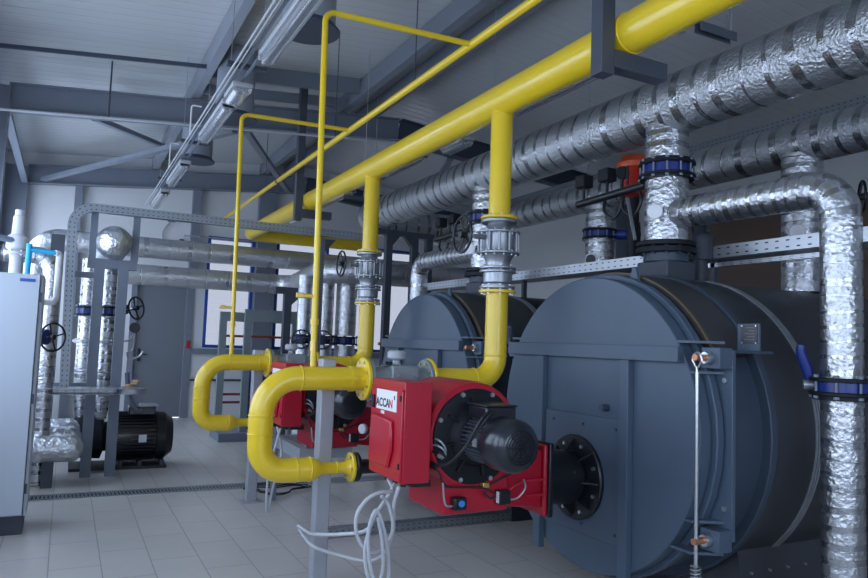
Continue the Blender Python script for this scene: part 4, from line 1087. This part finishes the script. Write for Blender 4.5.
# pipework above the cabinet
t = thing('ball_valve', (-.42, 7.0, 0), 'pale flanged valve with side handle behind the cabinet top', 'valve')
obj('stem_pipe', cyl(B(), (-.42, 7.0, .0), (-.42, 7.0, 2.13), .05, n=20), 'white_paint', t)
flange(t, (-.42, 7.0, 2.14), (0, 0, 1), .10, .025, 'white_paint', 6, split=False)
obj('body', lathe(B(), (-.42, 7.0, 2.155), (0, 0, 1), [(0, .06), (.03, .085), (.12, .085), (.15, .05), (.3, .045), (.31, .035), (.36, .035)], 24), 'white_paint', t)
obj('handle', tube(B(), [(-.42, 6.95, 2.24), (-.69, 6.85, 2.27)], .026, 12), 'frame_grey', t)
t = thing('blue_pipe', (-.31, 6.6, 1.9), 'bright blue plastic pipe bent above the cabinet', 'pipe')
obj('pipe', tube(B(), rpath([(-.31, 6.6, 1.906), (-.31, 6.6, 2.18), (-.31 + .001, 6.6, 2.19)], .01, 2), .022, 14), 'sky_blue', t)
obj('branch', cyl(B(), (-.30, 6.6, 2.14), (-.12, 6.6, 2.13), .018, n=14), 'sky_blue', t)
t = thing('white_pipe', (-.1, 7.0, 1.6), 'white plastic pipe bracket dropping behind the cabinet corner', 'pipe')
obj('pipe', tube(B(), rpath([(-.12, 6.6, 2.13), (-.09, 6.62, 2.13), (-.09, 6.62, 1.72), (-.2, 6.62, 1.72), (-.2, 6.49, 1.72)], .06, 6), .025, 14), 'white_plastic', t)
t = thing('gate_valve', (-.2, 7.5, 0), 'blue valve with black handwheel right behind the cabinet', 'valve')
obj('pipe', cyl(B(), (-.30, 7.35, 0), (-.30, 7.35, 1.95), .06, n=20), 'white_paint', t)
obj('gearbox', cyl(B(), (-.25, 7.32, 1.43), (-.15, 7.25, 1.43), .07, n=18), 'blue', t)
handwheel(t, (-.10, 7.2, 1.43), (.6, -.75, 0), .125, 'black', .009, 4, .1)
t = thing('silver_pipe', (-.2, 7.8, 0), 'silver wrapped pipe elbow behind the cabinet valves', 'insulated pipe')
obj('pipe', tube(B(), rpath([(-.16, 7.9, .01), (-.16, 7.9, 2.22), (-.6, 7.9, 2.22)], .15, 8), .085, 24, sub=.1), 'foil_fine', t)

# ------------------------------------------------------------------ middle background skid
t = thing('pump_skid', (2.6, 10.9, 0), 'grey green steel skid frame before the back window', 'frame')
for x, y in ((2.09, 10.9), (2.37, 10.5), (3.2, 10.9), (3.2, 10.5)): obj('leg', box(B(), (x - .05, y - .04, 0), (x + .05, y + .04, 1.72)), 'grey_green', t)
obj('cross_beam', box(B(), (2.04, 10.86, 1.72), (3.3, 10.94, 1.86)), 'grey_green', t)
obj('cross_beam', box(B(), (2.32, 10.46, 1.72), (3.3, 10.54, 1.90)), 'grey_green', t)
obj('foot', box(B(), (2.0, 10.3, 0), (2.5, 10.98, .12)), 'frame_grey', t)
for k, (x, l) in enumerate(((2.62, 'left blue upright pump in the skid before the window'), (2.9, 'right blue upright pump in the skid before the window'))):
    t = thing('upright_pump', (x, 11.1, 0), l, 'pump', 'blue upright pumps')
    obj('motor', lathe(B(), (x, 11.3, .85), (0, 0, 1), [(0, .06), (.02, .1), (.3, .1), (.36, .06)], 20), 'blue', t)
    obj('pump_body', lathe(B(), (x, 11.3, 0), (0, 0, 1), [(0, .12), (.1, .12), (.12, .07), (.8, .07), (.85, .1)], 20), 'blue', t)
for k, (z, x0, x1) in enumerate(((1.5, 2.06, 3.23), (.62, 2.06, 3.23), (.50, 2.06, 3.23))):
    tag(obj('red_pipe', cyl(B(), (x0, 10.956, z), (x1, 10.956, z), .018, n=12), 'red_pipe'), ('thin rust red pipe across the window in the skid', 'upper of two thin red pipes low in the skid', 'lower of two thin red pipes low in the skid')[k], 'pipe')
tag(obj('wall_conduit', cyl(B(), (2.05, YB - .05, .68), (3.2, YB - .05, .68), .02, n=10), 'frame_dark'), 'dark conduit along the back wall below the window', 'conduit')
t = thing('wall_lamp', (1.5, YB, 3.5), 'small lamp fitting with hanging cable on the back wall above the door', 'lamp')
obj('fitting', box(B(), (1.50, YB - .16, 3.52), (1.62, YB - .004, 3.60)), 'frame_grey', t); obj('box', box(B(), (1.72, YB - .06, 3.16), (1.80, YB - .002, 3.22)), 'black', t)
obj('cable', tube(B(), smoothpath([(1.55, YB - .08, 3.52), (1.42, YB - .03, 3.3), (1.5, YB - .03, 3.1), (1.62, YB - .03, 3.12)]), .012, 8), 'galv', t)
tag(obj('wall_conduit', cyl(B(), (1.78, YB - .16, 3.28), (7.5, YB - .16, 3.36), .014, n=10), 'galv'), 'thin grey conduit along the back wall just above the window tops', 'conduit')

# ------------------------------------------------------------------ floor drains / tray
def grate(name, x0, x1, y, w, label):
    t = thing(name, (x0, y, 0), label, 'floor drain')
    bm = B()
    for yy in (y - w / 2, y + w / 2): box(bm, (x0, yy - .006, .0005), (x1, yy + .006, .006))
    obj('frame', bm, 'galv', t)
    obj('channel', box(B(), (x0, y - w / 2, .0004), (x1, y + w / 2, .0012)), 'black', t)
    bm = B(); n = int((x1 - x0) / .032)
    for i in range(n):
        x = x0 + .016 + i * .032
        bar(bm, (x - .012, y - w / 2 + .004, .004), (x + .012, y + w / 2 - .004, .004), .006, .003)
        bar(bm, (x + .012, y - w / 2 + .004, .004), (x - .012, y + w / 2 - .004, .004), .006, .003)
    obj('lattice', bm, 'post_grey', t); return t
grate('floor_drain', -1.0, 4.6, 7.28, .25, 'lattice floor drain grate across the tiles behind the posts')
t = thing('floor_tray', (1.5, 5.22, 0), 'perforated steel cable channel lying on the floor between the burners', 'cable tray')
obj('channel', strip(B(), [(1.75, 5.18, .035), (4.6, 5.18, .035)], .065, .10, (0, 1, 0)), 'tray_dark', t)

# ------------------------------------------------------------------ light
w = bpy.data.worlds.new('sky'); scn.world = w; w.use_nodes = True
bg = w.node_tree.nodes['Background']; bg.inputs[0].default_value = (.70, .81, 1.0, 1); bg.inputs[1].default_value = 5.9
def portal(loc, rot, sx, sy):
    l = bpy.data.lights.new('portal', 'AREA'); l.shape = 'RECTANGLE'; l.size = sx; l.size_y = sy; l.cycles.is_portal = True
    o = bpy.data.objects.new('portal', l); COL.objects.link(o); o.location = loc; o.rotation_euler = rot
for a0, a1, z0, z1 in WLh: portal((XL - .13, (a0 + a1) / 2, (z0 + z1) / 2), (0, -PI / 2, 0), z1 - z0, a1 - a0)
for a0, a1, z0, z1 in WFh: portal(((a0 + a1) / 2, YF - .13, (z0 + z1) / 2), (PI / 2, 0, PI * 0), a1 - a0, z1 - z0)
for a0, a1, z0, z1 in WB: portal(((a0 + a1) / 2, YB + .13, (z0 + z1) / 2), (-PI / 2, 0, 0), a1 - a0, z1 - z0)
scn.cycles.max_bounces = 10; scn.cycles.diffuse_bounces = 6; scn.cycles.sample_clamp_indirect = 6
scn.view_settings.view_transform = 'Standard'; scn.view_settings.look = 'None'; scn.view_settings.gamma = 1
scn.view_settings.exposure = 0.0
